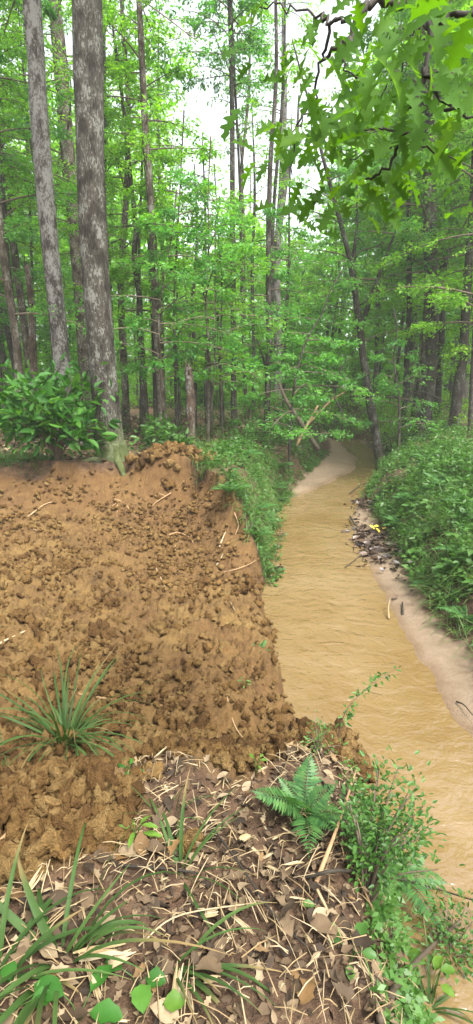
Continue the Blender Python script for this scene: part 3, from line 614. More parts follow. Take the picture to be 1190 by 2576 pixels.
# generic shrubs on both sides, three kinds copied
sp_ = []
for k in range(4):
    r_ = np.random.default_rng(500 + k)
    sp_.append(build_shrub('undergrowth_shrub', 'x', (0, 0, 0), (1.3, 1.8, .8, 2.4)[k], (.8, 1.0, .7, 1.3)[k], 16, (900, 1300, 600, 1800)[k], (.075, .08, .07, .085)[k], ('canopy', 'canopy_cool', 'bank', 'canopy')[k], r_, 'diamond', .55))
us = [0] * 4; pts = []; rng = np.random.default_rng(55); tries = 0
while len(pts) < 34 and tries < 5000:
    tries += 1
    y = rng.uniform(11.5, 34); x = rng.uniform(-.52, .55) * y
    if x_bl(y) - .25 < x < x_br(y) + .2: continue
    if x < x_bl(y) and y < 15 and x > -4.2: continue
    if x > x_br(y) and y < 13: continue
    if any((x - p[0]) ** 2 + (y - p[1]) ** 2 < 1.2 for p in pts): continue
    pts.append((x, y))
for (x, y) in [(x_bl(17) - .6, 17), (x_bl(19) - .5, 19), (x_bl(21) - .6, 21), (x_br(17.5) + .8, 17.8), (x_br(20) + .6, 20), (x_br(23) + .5, 23), (5.2, 28), (4.2, 27), (6.1, 27.5), (3.0, 25)]: pts.append((float(x), y))
for (x, y) in pts:
    k = int(rng.integers(4)) if y > 16 else int(rng.integers(3)); o = sp_[k] if not us[k] else copy_tree(sp_[k]); us[k] += 1
    o.location = (x, y, gz(x, y) - .03); o.rotation_euler = (0, 0, rng.uniform(0, 6.28)); s = rng.uniform(.8, 1.3); o.scale = (s, s, s)
    side = 'left' if x < x_bl(y) else 'right'; kw = ('knee high leafy', 'spreading cool green', 'low mid green', 'tall airy')[k]; zz = 'among the nearer trunks' if y < 20 else 'deeper in the wood'
    tag(o, f'{kw} shrub {zz} {side} of the creek', 'shrub', f'{kw} shrubs {zz} {side} of the creek')

# ------------------------------------------------------------------ ground cover on the banks
def blade_arrays(base, az, L, W, el, curve, segs=4):
    """many grass blades at once as tapering strips"""
    N = len(base); s = np.linspace(0, 1, segs + 1)
    d = np.stack([np.cos(az), np.sin(az), np.zeros(N)], -1); side = np.stack([-np.sin(az), np.cos(az), np.zeros(N)], -1)
    th = el[:, None] - curve[:, None] * s[None]; ds = L[:, None] / segs
    hx = np.cumsum(np.cos(th) * ds, 1) - np.cos(th[:, :1]) * ds; hz = np.cumsum(np.sin(th) * ds, 1) - np.sin(th[:, :1]) * ds
    C = base[:, None] + d[:, None] * hx[..., None] + np.array((0, 0, 1.)) * hz[..., None]
    wd_ = (W[:, None] * np.array([.55] + [1 - .9 * x ** 2.2 for x in s[1:]]))[..., None] * .5 * side[:, None]
    V = np.stack([C - wd_, C + wd_], 2).reshape(-1, 3); k = 2 * (segs + 1)
    f = np.array([(2 * i, 2 * i + 1, 2 * i + 3, 2 * i + 2) for i in range(segs)])
    return V, [(f[None] + (np.arange(N) * k)[:, None, None]).reshape(-1, 4)], k
def grass(mb, xy, Lr, Wr, rng, el=(.9, 1.5), curve=(.4, 1.8), segs=3):
    N = len(xy); base = np.column_stack([xy, height(xy[:, 0], xy[:, 1]) - .01])
    V, F, k = blade_arrays(base, rng.uniform(0, 6.28, N), rng.uniform(*Lr, N), rng.uniform(*Wr, N), rng.uniform(*el, N), rng.uniform(*curve, N), segs)
    mb.add(V, F, np.repeat(np.clip(rng.normal(.5, .25, N), 0, 1), k))
def sprigs(mb, xy, h, n, ls, rng, wr_=.5):
    zz_ = height(xy[:, 0], xy[:, 1])
    for (x, y), z in zip(xy, zz_):
        hh = h * rng.uniform(.5, 1.3); a = rng.uniform(0, 6.28); t = np.array((math.cos(a) * .4, math.sin(a) * .4, 1)) * hh
        w = rng.uniform(.15, 1, n); q = np.array((x, y, z)) + t * w[:, None]; ax = nz(rng.normal(size=(n, 3)) * np.array((1, 1, .35))); sz = ls * rng.uniform(.6, 1.3, n)
        q = q + ax * sz[:, None] * .3
        add_leaves(mb, q, ax, nz(np.array((0, 0, 1.)) + rng.normal(size=(n, 3)) * .5), sz, sz * wr_, 'diamond', rng, np.clip(rng.normal(.35 + .3 * rng.random(), .2, n), 0, 1))
def scatter(n, x0, x1, y0, y1, test, rng):
    x = rng.uniform(x0, x1, n); y = rng.uniform(y0, y1, n); m = test(x, y); return np.column_stack([x, y])[m]
rng = np.random.default_rng(21)
# right bank: thick leafy cover
rb = lambda x, y: (x > x_br(y) + .02 + .12 * rng.random(len(x))) & (1.5 * fbm(x, y, 1.1, 3, 61) + .55 - .22 * np.maximum(x - x_br(y) - 1.2, 0) > rng.random(len(x)) * .5)
mb = MB(); sprigs(mb, scatter(6500, 2.2, 6.2, 2.2, 15, rb, rng), .19, 13, .055, rng); sprigs(mb, scatter(2600, 2.8, 12, 13, 24, rb, rng), .28, 12, .085, rng)
sprigs(mb, scatter(420, 2.5, 5.5, 2.6, 14, rb, rng), .5, 26, .085, rng, .4); sprigs(mb, scatter(260, 2.4, 5.2, 2.6, 12, rb, rng), .32, 20, .12, rng, .55)
tag(put('bank_undergrowth', mb.mesh('bank_undergrowth'), M['bank']), 'dense green leafy undergrowth covering the right bank', 'undergrowth', kind='stuff')
mb = MB(); grass(mb, scatter(32000, 2.25, 5.5, 2.2, 11, rb, rng), (.2, .5), (.006, .015), rng, (.7, 1.4), (.8, 2.2)); grass(mb, scatter(2500, 2.8, 10, 10, 20, rb, rng), (.25, .5), (.012, .025), rng)
tag(put('dead_bank_grass', (lambda b: (grass(b, scatter(1500, 2.4, 5.5, 2.2, 13, rb, rng), (.2, .45), (.004, .009), rng, (.3, 1.2), (.6, 2.0)), b.mesh('dead_bank_grass'))[1])(MB()), M['straw']), 'dry straw coloured grass stems on the right bank', 'grass', kind='stuff')
tag(put('bank_grass', mb.mesh('bank_grass'), M['grass']), 'arching grass blades over the right bank', 'grass', kind='stuff')
# left bank spit between the dug soil and the creek
lb = lambda x, y: (x < x_bl(y) + .08) & (soil_mask(x, y) < .25) & (y > 6.4) & (x > -1.15 - (y - 9.5) * .25) & (fbm(x, y, .9, 3, 62) + .45 > rng.random(len(x)) * .6)
mb = MB(); grass(mb, scatter(60000, -1.6, 2.6, 6.4, 14, lb, rng), (.15, .42), (.008, .018), rng, (.6, 1.4), (.8, 2.4)); grass(mb, scatter(2500, -3, 3, 13, 19, lb, rng), (.2, .4), (.012, .022), rng)
tag(put('spit_grass', mb.mesh('spit_grass'), M['grass']), 'light green grass on the left bank spit beside the creek', 'grass', kind='stuff')
lf = lambda x, y: lb(x, y) & (x_bl(y) - x < 1.5)
mb = MB(); sprigs(mb, scatter(6000, -1, 4, 6.5, 20, lf, rng), .28, 15, .075, rng)
tag(put('spit_undergrowth', mb.mesh('spit_undergrowth'), M['bank']), 'leafy low plants hanging over the left bank edge', 'undergrowth', kind='stuff')
# forest floor behind: sparse green and dead leaves
ff = lambda x, y: (x < x_bl(y) - .3) & (soil_mask(x, y) < .2) & (fbm(x, y, .5, 3, 63) + .3 > rng.random(len(x)) * .8)
mb = MB(); sprigs(mb, scatter(1300, -12, 1, 9.6, 24, ff, rng), .28, 9, .08, rng)
tag(put('forest_floor_plants', mb.mesh('forest_floor_plants'), M['bank']), 'sparse low green plants on the leafy forest floor', 'ground cover', kind='stuff')
mb = MB(); grass(mb, scatter(2600, -5.5, -3.6, 9.4, 11, ff, rng), (.15, .35), (.008, .016), rng); tag(put('grass_patch', mb.mesh('grass_patch'), M['grass']), 'patch of grass under the bush at the left edge', 'grass', kind='stuff')
def flat_leaves(mb, xy, ls, rng, dz=.012, tilt=.35):
    n = len(xy); q = np.column_stack([xy, height(xy[:, 0], xy[:, 1]) + dz + rng.random(n) * .015]); a = rng.uniform(0, 6.28, n); sz = ls * rng.uniform(.5, 1.3, n)
    add_leaves(mb, q, np.stack([np.cos(a), np.sin(a), rng.normal(size=n) * .2], -1), nz(np.array((0, 0, 1.)) + rng.normal(size=(n, 3)) * tilt), sz, sz * rng.uniform(.35, .6, n), 'curl', rng)
mb = MB(); flat_leaves(mb, scatter(9000, -14, 6, 9.8, 26, lambda x, y: ((x < x_bl(y) - .7) | (x > x_br(y) + 1)) & (soil_mask(x, y) < .2), rng), .16, rng); flat_leaves(mb, scatter(2500, 3.2, 9, 6, 16, lambda x, y: x > x_br(y) + 1, rng), .13, rng)
tag(put('forest_leaf_litter', mb.mesh('forest_leaf_litter'), M['dead']), 'dead brown leaves strewn over the forest floor', 'leaf litter', kind='stuff')

# ------------------------------------------------------------------ soil clods
def clod_mesh(rng, sub=2):
    import bmesh
    bm = bmesh.new(); bmesh.ops.create_icosphere(bm, subdivisions=sub, radius=1.0); V = np.array([v.co[:] for v in bm.verts]); F = np.array([[v.index for v in f.verts] for f in bm.faces]); bm.free()
    o = rng.random() * 50
    n = fbm(V[:, 0] * 1.0 + V[:, 2] * .7 + o, V[:, 1] + V[:, 2] * .5, 1.6, 3, 5) + .6 * fbm(V[:, 2] + o, V[:, 0] - V[:, 1], 3.2, 2, 9)
    n = n + .5 * fbm(V[:, 0] * 2 + o, V[:, 2] * 2 - V[:, 1], 4, 2, 15) * (sub > 1); V = V * np.clip(1 + 1.25 * n, .3, 2.2)[:, None] * np.array((1, rng.uniform(.75, 1), rng.uniform(.7, .95))); return V, F
rng = np.random.default_rng(31); kinds = [clod_mesh(rng, 2) for _ in range(7)]; small = [clod_mesh(rng, 1) for _ in range(8)]; big_ = [clod_mesh(rng, 3) for _ in range(7)]
mb = MB(); NS = 26000
x = rng.uniform(-4.9, 1.05, NS); y = 1.3 + 8.8 * rng.random(NS) ** 1.4; m = soil_mask(x, y); zz_ = height(x, y); cov = np.clip(.75 + 1.7 * fbm(x, y, 1.3, 3, 48), .12, 1); fr = np.clip((y_far(x) - y) / 2.0, 0, 1)
for i in range(NS):
    if m[i] < .6 or rng.random() > (.25 + .75 * fr[i]) * cov[i]: continue
    r = .010 + .042 * rng.random() ** 2.6; K = big_[rng.integers(7)] if (y[i] < 2.9 and r > .034) else kinds[rng.integers(7)] if (y[i] < 6 and r > .0135) else small[rng.integers(8)]; a = rng.uniform(0, 6.28); c, s = math.cos(a), math.sin(a)
    V = K[0] * r; V = np.column_stack([V[:, 0] * c - V[:, 1] * s, V[:, 0] * s + V[:, 1] * c, V[:, 2]]) + [x[i], y[i], 0]; V[:, 2] += zz_[i] + .02 + .035 * rng.random()
    mb.add(V, K[1], rng.random())
tag(put('loose_soil', mb.mesh('loose_soil', True), M['clod']), 'crumbly loose soil over the dug slope', 'soil', kind='stuff')
def clod_obj(xy, r, label, group):
    K = big_[rng.integers(7)]; me = make_mesh('soil_clod', K[0], [K[1]], np.full(len(K[0]), rng.random()))
    o = put('soil_clod', me, M['clod'], None, (xy[0], xy[1], gz(*xy) + r * .45), (rng.normal() * .3, rng.normal() * .3, rng.uniform(0, 6.28)), r); return tag(o, label, 'clod', group)
for i in range(90):
    xx = rng.normal(-1.25, .42); yy = rng.normal(10.0, .22); clod_obj((xx, yy), rng.uniform(.04, .10), 'lumpy soil clod heaped on the spoil mound by the trunk', 'clods of the spoil mound')
for i in range(60):
    xx = rng.normal(-.82, .24); yy = rng.normal(1.68, .14); clod_obj((xx, yy), rng.uniform(.02, .045), 'yellowish clod in the heap at the left foreground', 'clods heaped at the left foreground')
for i in range(60):
    for _ in range(30):
        xx = rng.uniform(-2.4, .9); yy = rng.uniform(2.2, 6.5)
        if float(soil_mask(np.array([xx]), np.array([yy]))[0]) > .8: break
    clod_obj((xx, yy), .03 + .075 * rng.random() ** 2, 'fist sized clod lying on the dug slope', 'clods on the dug slope')
for i in range(24):
    yy = rng.uniform(2.7, 3.9); xx = float(x_bl(yy)) - rng.uniform(-.02, .2); clod_obj((xx, yy), rng.uniform(.035, .085), 'orange clod at the water edge of the dug slope', 'clods at the water edge')

# ------------------------------------------------------------------ roots, sticks
def stick(name, label, pts, r0, r1, mat, cat='stick', sides=6, group=None, forks=()):
    mb = MB(); P = np.array(pts, float); b0 = P[0].copy(); C = catmull(P - b0, max(6, len(P) * 4)); V, F = tube(C, np.linspace(r0, r1, len(C)), sides, .15, 4); mb.add(V, F, random.random())
    for fp in forks:
        C = catmull(np.array(fp) - b0, 8); V, F = tube(C, np.linspace(r0 * .6, r1 * .7, len(C)), 5, .1, 6); mb.add(V, F, random.random())
    return tag(put(name, mb.mesh(name), M[mat], None, b0), label, cat, group)
def gl(px, lift=0.0, toward=0.0):
    g = gp(*px); d = np.array((0, 0, CAM_Z)) - g; return g + np.array((0, 0, lift)) + nz(d) * toward
def root(label, pxs, w, forks=(), tw=.05, mat='root'):
    P = [gl(p, .0, tw) for p in pxs]; Y = P[0][1]; return stick('exposed_root', label, P, rpx(w, Y), rpx(w, Y) * .45, mat, 'root', 6, None, [[gl(q, .0, tw) for q in f] for f in forks])
root('pale forked root hanging from the cut below the thickest trunk', [(288, 1256), (316, 1268), (330, 1290), (352, 1306)], 5, [[(296, 1262), (294, 1300)], [(300, 1258), (272, 1282)]])
root('pale root lying slanted on the cut right of the forked root', [(430, 1240), (395, 1262), (380, 1276)], 4, [[(415, 1248), (400, 1240)]])
root('thick pale horizontal root in the middle of the cut face', [(412, 1352), (445, 1340), (475, 1352), (492, 1375)], 6, [[(440, 1342), (442, 1385)], [(470, 1350), (488, 1348)]])
root('short pale broken root pointing up at the right of the cut', [(545, 1422), (556, 1404), (562, 1392)], 5, [], .03, 'splinter')
root('pale split root end standing above the short broken root', [(552, 1376), (562, 1350), (568, 1338)], 5, [], .05, 'splinter')
root('thin root curving along the foot of the cut near the grassy spit', [(560, 1440), (600, 1430), (640, 1412), (668, 1385)], 3)
root('long thin root at the far left of the cut', [(70, 1300), (110, 1270), (135, 1262)], 4)
root('pale straight root stub at the left edge of the dug soil', [(0, 1395), (25, 1402), (50, 1412)], 6)
root('brown root lying flat at the upper left of the cut', [(55, 1345), (80, 1330), (108, 1345)], 4)
root('curved brown root on the middle of the slope', [(318, 1580), (350, 1572), (372, 1560), (384, 1525)], 6, [], .02)
root('long straight root on the slope above the curved brown root', [(392, 1430), (410, 1465), (425, 1500)], 4, [], .03)
root('thin root dangling from the edge below the grass', [(590, 1290), (600, 1320), (592, 1345)], 3)
stick('dry_stalk', 'long dry brown stalk behind the left grass clump', [gl((200, 1760), .05), gl((300, 1770), .03), gl((410, 1780), .02)], .010, .006, 'root', 'stalk')
stick('dry_stalk', 'short pale stick at the left edge behind the grass clump', [gl((-10, 1640), .06), gl((30, 1615), .05), gl((80, 1590), .04)], .013, .008, 'straw', 'stalk')
stick('dry_stalk', 'thin vine stem curving over the lower dug slope', [gl((570, 1760), .05), gl((590, 1840), .06), gl((630, 1890), .05), gl((690, 1920), .04)], .004, .003, 'root', 'stalk')
stick('dry_stalk', 'pale bent stem on the slope near the water', [gl((580, 1520), .03), gl((588, 1540), .05), gl((600, 1552), .03)], .006, .004, 'straw', 'stalk')
# fallen limbs by the creek in the distance
stick('fallen_limb', 'pale dead limb leaning from the left bank down to the far sandbar', [at(745, 1122, 16.5), at(772, 1070, 16.8), at(800, 1020, 17)], .06, .03, 'root', 'limb', 7, None, [[at(772, 1070, 16.8), at(830, 1010, 17.5), at(870, 985, 18)]])
stick('fallen_limb', 'mossy rotten limb slanting down through the shrubs left of the creek', [at(800, 1130, 18), at(755, 1060, 18), at(722, 1010, 18.3), at(700, 960, 18.6)], .09, .05, 'twig', 'limb', 7)
stick('fallen_limb', 'thin bare limb arching across the creek towards the right bank', [at(880, 995, 16.5), at(960, 998, 16.4), at(1030, 1008, 16.2), at(1070, 1050, 16), at(1085, 1065, 15.8)], .035, .02, 'darktwig', 'limb', 6, None, [[at(1010, 1005, 16.2), at(1060, 985, 16), at(1120, 1010, 15.6)]])
stick('fallen_limb', 'bare crooked branch hanging above the far sandbar', [at(860, 920, 15.8), at(840, 990, 15.8), at(862, 1040, 15.5), at(860, 1100, 15.4)], .03, .012, 'darktwig', 'limb', 6, None, [[at(840, 990, 15.8), at(800, 1040, 15.4)], [at(846, 965, 15.8), at(880, 930, 15.5)]])
for lab, pts, r in [('dark twig fallen across the far shallow water', [gl((945, 1215), .05), gl((905, 1228), .08), gl((878, 1246), .03)], .02),
                    ('thin dark stick poking into the water from the leaf jam', [gl((880, 1305), .05), gl((890, 1325), .08), gl((905, 1340), .05)], .02),
                    ('forked twig lying in the shallow water beside the leaf jam', [gl((868, 1430), .02), gl((905, 1405), .05), gl((925, 1380), .05)], .008),
                    ('small upright twig in the water left of the sand strip', [gl((912, 1410), .0), gl((918, 1375), .02)], .012),
                    ('dark chip standing at the edge of the sand strip', [gl((1012, 1548), .0), gl((1012, 1522), .04)], .02),
                    ('bundle of dry stems stuck in the stream bed', [gl((978, 1560), .02), gl((976, 1545), .1), gl((980, 1530), .14)], .012),
                    ('thin twig at the right edge of the near water', [gl((1148, 1770), .02), gl((1165, 1785), .05), gl((1188, 1815), .06)], .008)]:
    stick('twig', lab, pts, r, r * .5, 'darktwig' if 'dry' not in lab else 'straw', 'twig', 5)
# leaf jam on the right strip
rng = np.random.default_rng(41); mb = MB()
c = gp(958, 1375); xy = np.column_stack([rng.normal(c[0] - .02, .22, 420), rng.normal(c[1], .75, 420)]); flat_leaves(mb, xy, .13, rng, .03, .8)
c2 = gp(930, 1270); xy = np.column_stack([rng.normal(c2[0], .15, 160), rng.normal(c2[1], .6, 160)]); flat_leaves(mb, xy, .13, rng, .04, .8)
M['wetleaf'] = mat_dry('wet_dead_leaf', [(0, (.03, .02, .014)), (.5, (.06, .04, .028)), (1, (.11, .07, .045))], .4, .4)
tag(put('leaf_jam', mb.mesh('leaf_jam'), M['wetleaf']), 'dark wet mat of leaves jammed on the right sand strip', 'leaf jam', kind='stuff')
ye = newmat('yellow_leaf'); out(ye[2], ye[3], bsdf(ye[2], ye[3], (.62, .48, .05), .6).outputs[0])
for k in range(6):
    b = MB(); add_leaves(b, np.zeros((1, 3)), np.array([(1., 0, 0)]), np.array([(0, 0, 1.)]), .13, .08, 'curl', rng); g = gp(948, 1345)
    tag(put('yellow_leaf', b.mesh('yellow_leaf'), ye[0], None, g + [rng.normal() * .06, rng.normal() * .12, .09], (rng.normal() * .3, rng.normal() * .3, rng.uniform(0, 6))), 'yellow leaf lying on the dark leaf jam', 'leaf', 'yellow leaves on the leaf jam')
for lab, p, r in [('dark clump of leaves sticking out of the water off the grassy spit', (706, 1352), .07), ('small dark root tuft in the water below the spit', (697, 1382), .06), ('dark dangling root tuft at the left water edge', (695, 1440), .09)]:
    g = gp(*p); b = MB(); q = rng.normal(size=(34, 3)) * r * .5; add_leaves(b, q, rdir(34, rng), rdir(34, rng), r * .9, r * .35, 'curl', rng)
    tag(put('debris_tuft', b.mesh('debris_tuft'), M['wetleaf'], None, g + [0, 0, .05]), lab, 'debris')

# ------------------------------------------------------------------ ferns
def frond_mesh(L, rng, pairs=16, wid=.26):
    mb = MB(); s = np.linspace(0, 1, 10); C = np.column_stack([s * L * .93, rng.normal() * .04 * L * s ** 2, L * (.55 * s - .6 * s ** 2.2)])
    V, F = tube(C, np.linspace(.004, .001, 10) * (L / .4), 4, cap=False); mb.add(V, F, .2)
    t = np.linspace(.14, .98, pairs); q = np.stack([np.interp(t, s, C[:, i]) for i in range(3)], -1); tan = nz(np.stack([np.interp(t, s, np.gradient(C[:, i])) for i in range(3)], -1))
    for sg in (-1, 1):
        sd_ = nz(np.cross(tan, (0, 0, 1.))) * sg; ax = nz(sd_ + tan * .35 + rng.normal(size=(pairs, 3)) * .06 + [0, 0, -.15]); ll = L * wid * np.sin(np.clip(t * 1.05, 0, 1) * np.pi * .9 + .28) * rng.uniform(.9, 1.1, pairs)
        add_leaves(mb, q, ax, np.tile((0, 0, 1.), (pairs, 1)), ll, L * .055, 'diamond', rng)
    m = mb.mesh('frond'); m.materials.append(M['fern']); return m
rng = np.random.default_rng(51); FR = [frond_mesh(1.0, rng, 18) for _ in range(4)]
def fern(label, loc, L, nf, az0=None, el=(.1, .5), spread=6.28):
    root_ = empty('fern', loc); tag(root_, label, 'fern')
    for k in range(nf):
        a = (az0 or 0) + (k / nf - .5) * spread + rng.normal() * .15; o = put('frond', FR[rng.integers(4)], None, root_, (0, 0, 0), (rng.normal() * .15, -rng.uniform(*el), a), L * rng.uniform(.75, 1.15))
    return root_
fern('feathery fern at the lower edge of the dug soil beside the near bush', gp(765, 2060) + [0, 0, .0], .23, 10, 1.6, (.15, .95))
fern('bluish fern frond cluster low in front of the near bush', gp(1000, 2230) + [0, 0, .05], .34, 7, .2, (.0, .5))
fern('small fern at the top of the grassy spit', gp(612, 1150), .55, 9)
fern('fern on the spit halfway down towards the water', gp(640, 1290), .45, 9)
fern('fern overhanging the water at the tip of the spit', gp(640, 1350), .4, 9)
fern('fern on the face of the left bank near the sandbar', gp(690, 1230), .5, 8)
fern('large fern high on the right bank', gp(1120, 1230), .6, 9)
fern('fern at mid height on the right bank', gp(1050, 1270), .5, 9)
fern('fern near the right edge halfway up the right bank', gp(1165, 1400), .45, 9)
for lab, p, sz in [('fern low on the right bank just above the sand strip', (1080, 1480), .36), ('fern by the right edge near the water', (1170, 1560), .36), ('fern on the right bank behind the leaf jam', (1010, 1330), .42), ('fern at the crest of the right bank below the thickest right trunk', (1080, 1160), .55), ('fern at the right edge near the crest of the bank', (1175, 1270), .5), ('fern on the left spit beside the cut', (580, 1240), .4), ('fern at the left bank edge above the sandbar', (700, 1180), .5), ('fern hanging over the left bank below the spit top', (665, 1310), .38)]:
    fern(lab, gp(*p), sz, 9)
fern('tiny fern sprig growing from the dug slope near the water', gp(655, 1640), .16, 5, .3)

# ------------------------------------------------------------------ foreground grass clumps
def one_blade(rng, L, W, el, curve, segs=8):
    V, F, k = blade_arrays(np.zeros((1, 3)), np.zeros(1), np.array([L]), np.array([W]), np.array([el]), np.array([curve]), segs)
    V = V.reshape(-1, 2, 3); midv = V.mean(1); midv[:, 2] -= np.linspace(.18, .1, len(midv)) * W; A = np.stack([V[:, 0], midv, V[:, 1]], 1).reshape(-1, 3)
    f = [(3 * i + a, 3 * i + a + 1, 3 * i + a + 4, 3 * i + a + 3) for i in range(segs) for a in (0, 1)]
    dry = rng.uniform(.7, 1.5); m = make_mesh('blade', A, [np.array(f)], np.full(len(A), rng.random()), attrs={'tip': np.clip((np.repeat(np.linspace(0, 1, segs + 1), 3) - dry + .25) / .25, 0, 1)}); m.materials.append(M['blade']); return m
def clump(label, loc, n, Lr, Wr, elr, cur, rng, az=None, azs=6.28, r=.05):
    root_ = empty('grass_clump', loc); tag(root_, label, 'grass clump')
    for k in range(n):
        a = (0 if az is None else az) + rng.uniform(-.5, .5) * azs; p = np.array((math.cos(a), math.sin(a), 0)) * r * rng.random()
        put('blade', one_blade(rng, rng.uniform(*Lr), rng.uniform(*Wr), rng.uniform(*elr), rng.uniform(*cur)), None, root_, p, (rng.normal() * .25, 0, a))
    return root_
rng = np.random.default_rng(61)
clump('big arching grass clump on the dug soil at the left', gp(165, 1870), 75, (.4, 1.0), (.009, .022), (.95, 1.56), (.8, 2.9), rng, r=.09)
clump('small grass tuft at the far left edge below the big clump', gp(10, 1900), 9, (.15, .35), (.008, .014), (.5, 1.4), (.5, 1.8), rng)
clump('tall broad bladed grass at the lower left foreground', gp(150, 2420), 24, (.22, .55), (.010, .026), (.85, 1.5), (.6, 2.4), rng, r=.08)
clump('broad grass leaning in from the bottom left corner', gp(-20, 2480), 13, (.2, .45), (.010, .023), (.6, 1.4), (.8, 2.2), rng, 0, 4)
clump('long arching grass blades in the middle of the leaf litter', gp(450, 2200), 11, (.15, .36), (.005, .016), (.6, 1.3), (.8, 1.9), rng, .4, 3.5)
clump('arching grass above the bottom splinters', gp(430, 2440), 12, (.18, .36), (.006, .017), (.6, 1.2), (.8, 2.0), rng, .1, 3)
clump('thin grass tuft beside the dead leaves at the dug edge', gp(420, 2060), 6, (.12, .22), (.005, .009), (.8, 1.4), (.4, 1.6), rng)
clump('dark grass in the lower right corner', gp(1080, 2540), 14, (.18, .36), (.009, .016), (.6, 1.4), (.6, 2.0), rng, 1.6, 5)

# ------------------------------------------------------------------ broad leaved seedlings, near bush
def seedling(label, loc, n, ls, mat, rng, h=.08, wr_=.75, spread=.06):
    root_ = empty('seedling', loc); tag(root_, label, 'seedling'); wd_ = MB(); 
    for k in range(n):
        a = k * 2.4 + rng.normal() * .3; t = np.array((math.cos(a) * spread * rng.uniform(.4, 1.2), math.sin(a) * spread * rng.uniform(.4, 1.2), h * rng.uniform(.6, 1.2))); V, F = tube([(0, 0, -.01), t * [.4, .4, .7], t], .0016, 4, cap=False); wd_.add(V, F, .5)
        b = MB(); u = np.linspace(0, 1, 7); w = np.sin(u * np.pi) ** .7 * .5 * wr_; w = w * (1 + .10 * np.sin(u * 17 + k)); A = np.concatenate([np.column_stack([u, -w * .9, .28 * np.abs(w) * 2 - .15 * u ** 2 + .03 * np.sin(u * 12)]), np.column_stack([u, 0 * u, -.15 * u ** 2]), np.column_stack([u, w, .2 * np.abs(w) * 2 - .15 * u ** 2 - .03 * np.sin(u * 10)])])
        F = [(r_ * 7 + i, r_ * 7 + i + 1, (r_ + 1) * 7 + i + 1, (r_ + 1) * 7 + i) for r_ in (0, 1) for i in range(6)]; me = make_mesh('leaf', A, [np.array(F)], np.full(21, rng.random())); me.materials.append(M[mat])
        place_leaf(me, root_, t, (math.cos(a), math.sin(a), .1), nz(np.array((rng.normal() * .3, -.35 + rng.normal() * .2, 1.))), ls * rng.uniform(.75, 1.15))
    put('stem', wd_.mesh('stem'), M['grass'], root_)
rng = np.random.default_rng(71)
seedling('bright round leaf standing at the bottom of the picture', gp(405, 2560), 1, .065, 'bright', rng, .05, .85, .01)
seedling('pair of dull round leaves above the bright round leaf', gp(350, 2480), 3, .065, 'shrub', rng, .05, .85, .05)
seedling('round leaved plant in the bottom left corner', gp(30, 2560), 5, .06, 'shrub', rng, .05, .85, .06)
seedling('large leaved plant at the bottom between the left grasses', gp(200, 2570), 4, .08, 'shrub', rng, .06, .6, .06)
seedling('bright yellow green leaves on a stem at the bottom right', gp(1085, 2500), 4, .085, 'bright', rng, .13, .6, .05)
seedling('single oval green leaf lying in the litter', gp(750, 2290), 1, .05, 'bank', rng, .03, .55, .01)
seedling('green leaf below the oval leaf in the litter', gp(805, 2350), 1, .05, 'bank', rng, .03, .75, .01)
seedling('three heart leaves climbing beside the dead leaf at the lower right', gp(880, 2420), 4, .05, 'bank', rng, .05, .7, .06)
seedling('tiny bright seedling on the dug soil', gp(645, 1950), 4, .035, 'bright', rng, .07, .4, .02)
seedling('small bright seedling in the leaf litter', gp(345, 2120), 6, .07, 'bright', rng, .07, .3, .02)
seedling('small glossy seedling at the edge of the litter', gp(325, 1950), 6, .05, 'shrub', rng, .03, .45, .02)
seedling('small seedling with paired leaves on the slope near the water', gp(615, 1740), 6, .05, 'bank', rng, .10, .4, .03)
build_shrub('near_bush', 'small leaved bush on the near bank edge above the water', gp(915, 2260) + [0, 0, -.02], .5, .2, 20, 1300, .025, 'bank', rng, 'leaf', .5, lean=(.10, .06))
build_shrub('near_bush', 'low small leaved bush in the lower right corner', gp(1130, 2400) + [0, 0, -.05], .25, .22, 12, 420, .034, 'bank', rng, 'leaf', .5, lean=(.05, .05))
build_shrub('weed', 'wispy small weed at the water edge behind the fern', gp(800, 1900), .22, .10, 7, 110, .022, 'bank', rng, 'leaf', .4)
# sprig leaning over the water
def sprig(label, P, ls, n, rng):
    P = np.array(P); b0 = P[0].copy(); root_ = empty('sprig', b0); tag(root_, label, 'plant'); C = catmull(P - b0, 14); wd_ = MB(); V, F = tube(C, np.linspace(.004, .0015, 14), 5, cap=False); wd_.add(V, F, .5); put('stem', wd_.mesh('stem'), M['twig'], root_)
    lv_ = MB(); s = rng.uniform(.2, 1, n); q = np.stack([np.interp(s, np.linspace(0, 1, 14), C[:, i]) for i in range(3)], -1); ax = nz(rng.normal(size=(n, 3)) * [1, 1, .5]); q = q + ax * .02
    add_leaves(lv_, q, ax, nz(np.array((0, -.4, 1.)) + rng.normal(size=(n, 3)) * .4), ls * rng.uniform(.6, 1.2, n), ls * .4, 'leaf', rng); put('foliage', lv_.mesh('foliage'), M['bank'], root_)
g = gp(845, 1880)
mb = MB(); nb_ = scatter(900, .25, .95, .85, 2.2, lambda x, y: (x > .36 + .12 * (y - 1) + .1 * rng.random(len(x))) & (soil_mask(x, y) < .5), rng); sprigs(mb, nb_, .10, 12, .03, rng); grass(mb, nb_[::2], (.06, .2), (.003, .007), rng)
tag(put('near_bank_plants', mb.mesh('near_bank_plants'), M['bank']), 'tangle of small green plants on the near bank edge', 'undergrowth', kind='stuff')
sprig('thin leafy sprig leaning out over the water from the clods', [g, at(870, 1790, g[1] + .05), at(925, 1730, g[1] + .15), at(1000, 1680, g[1] + .3)], .045, 60, rng)

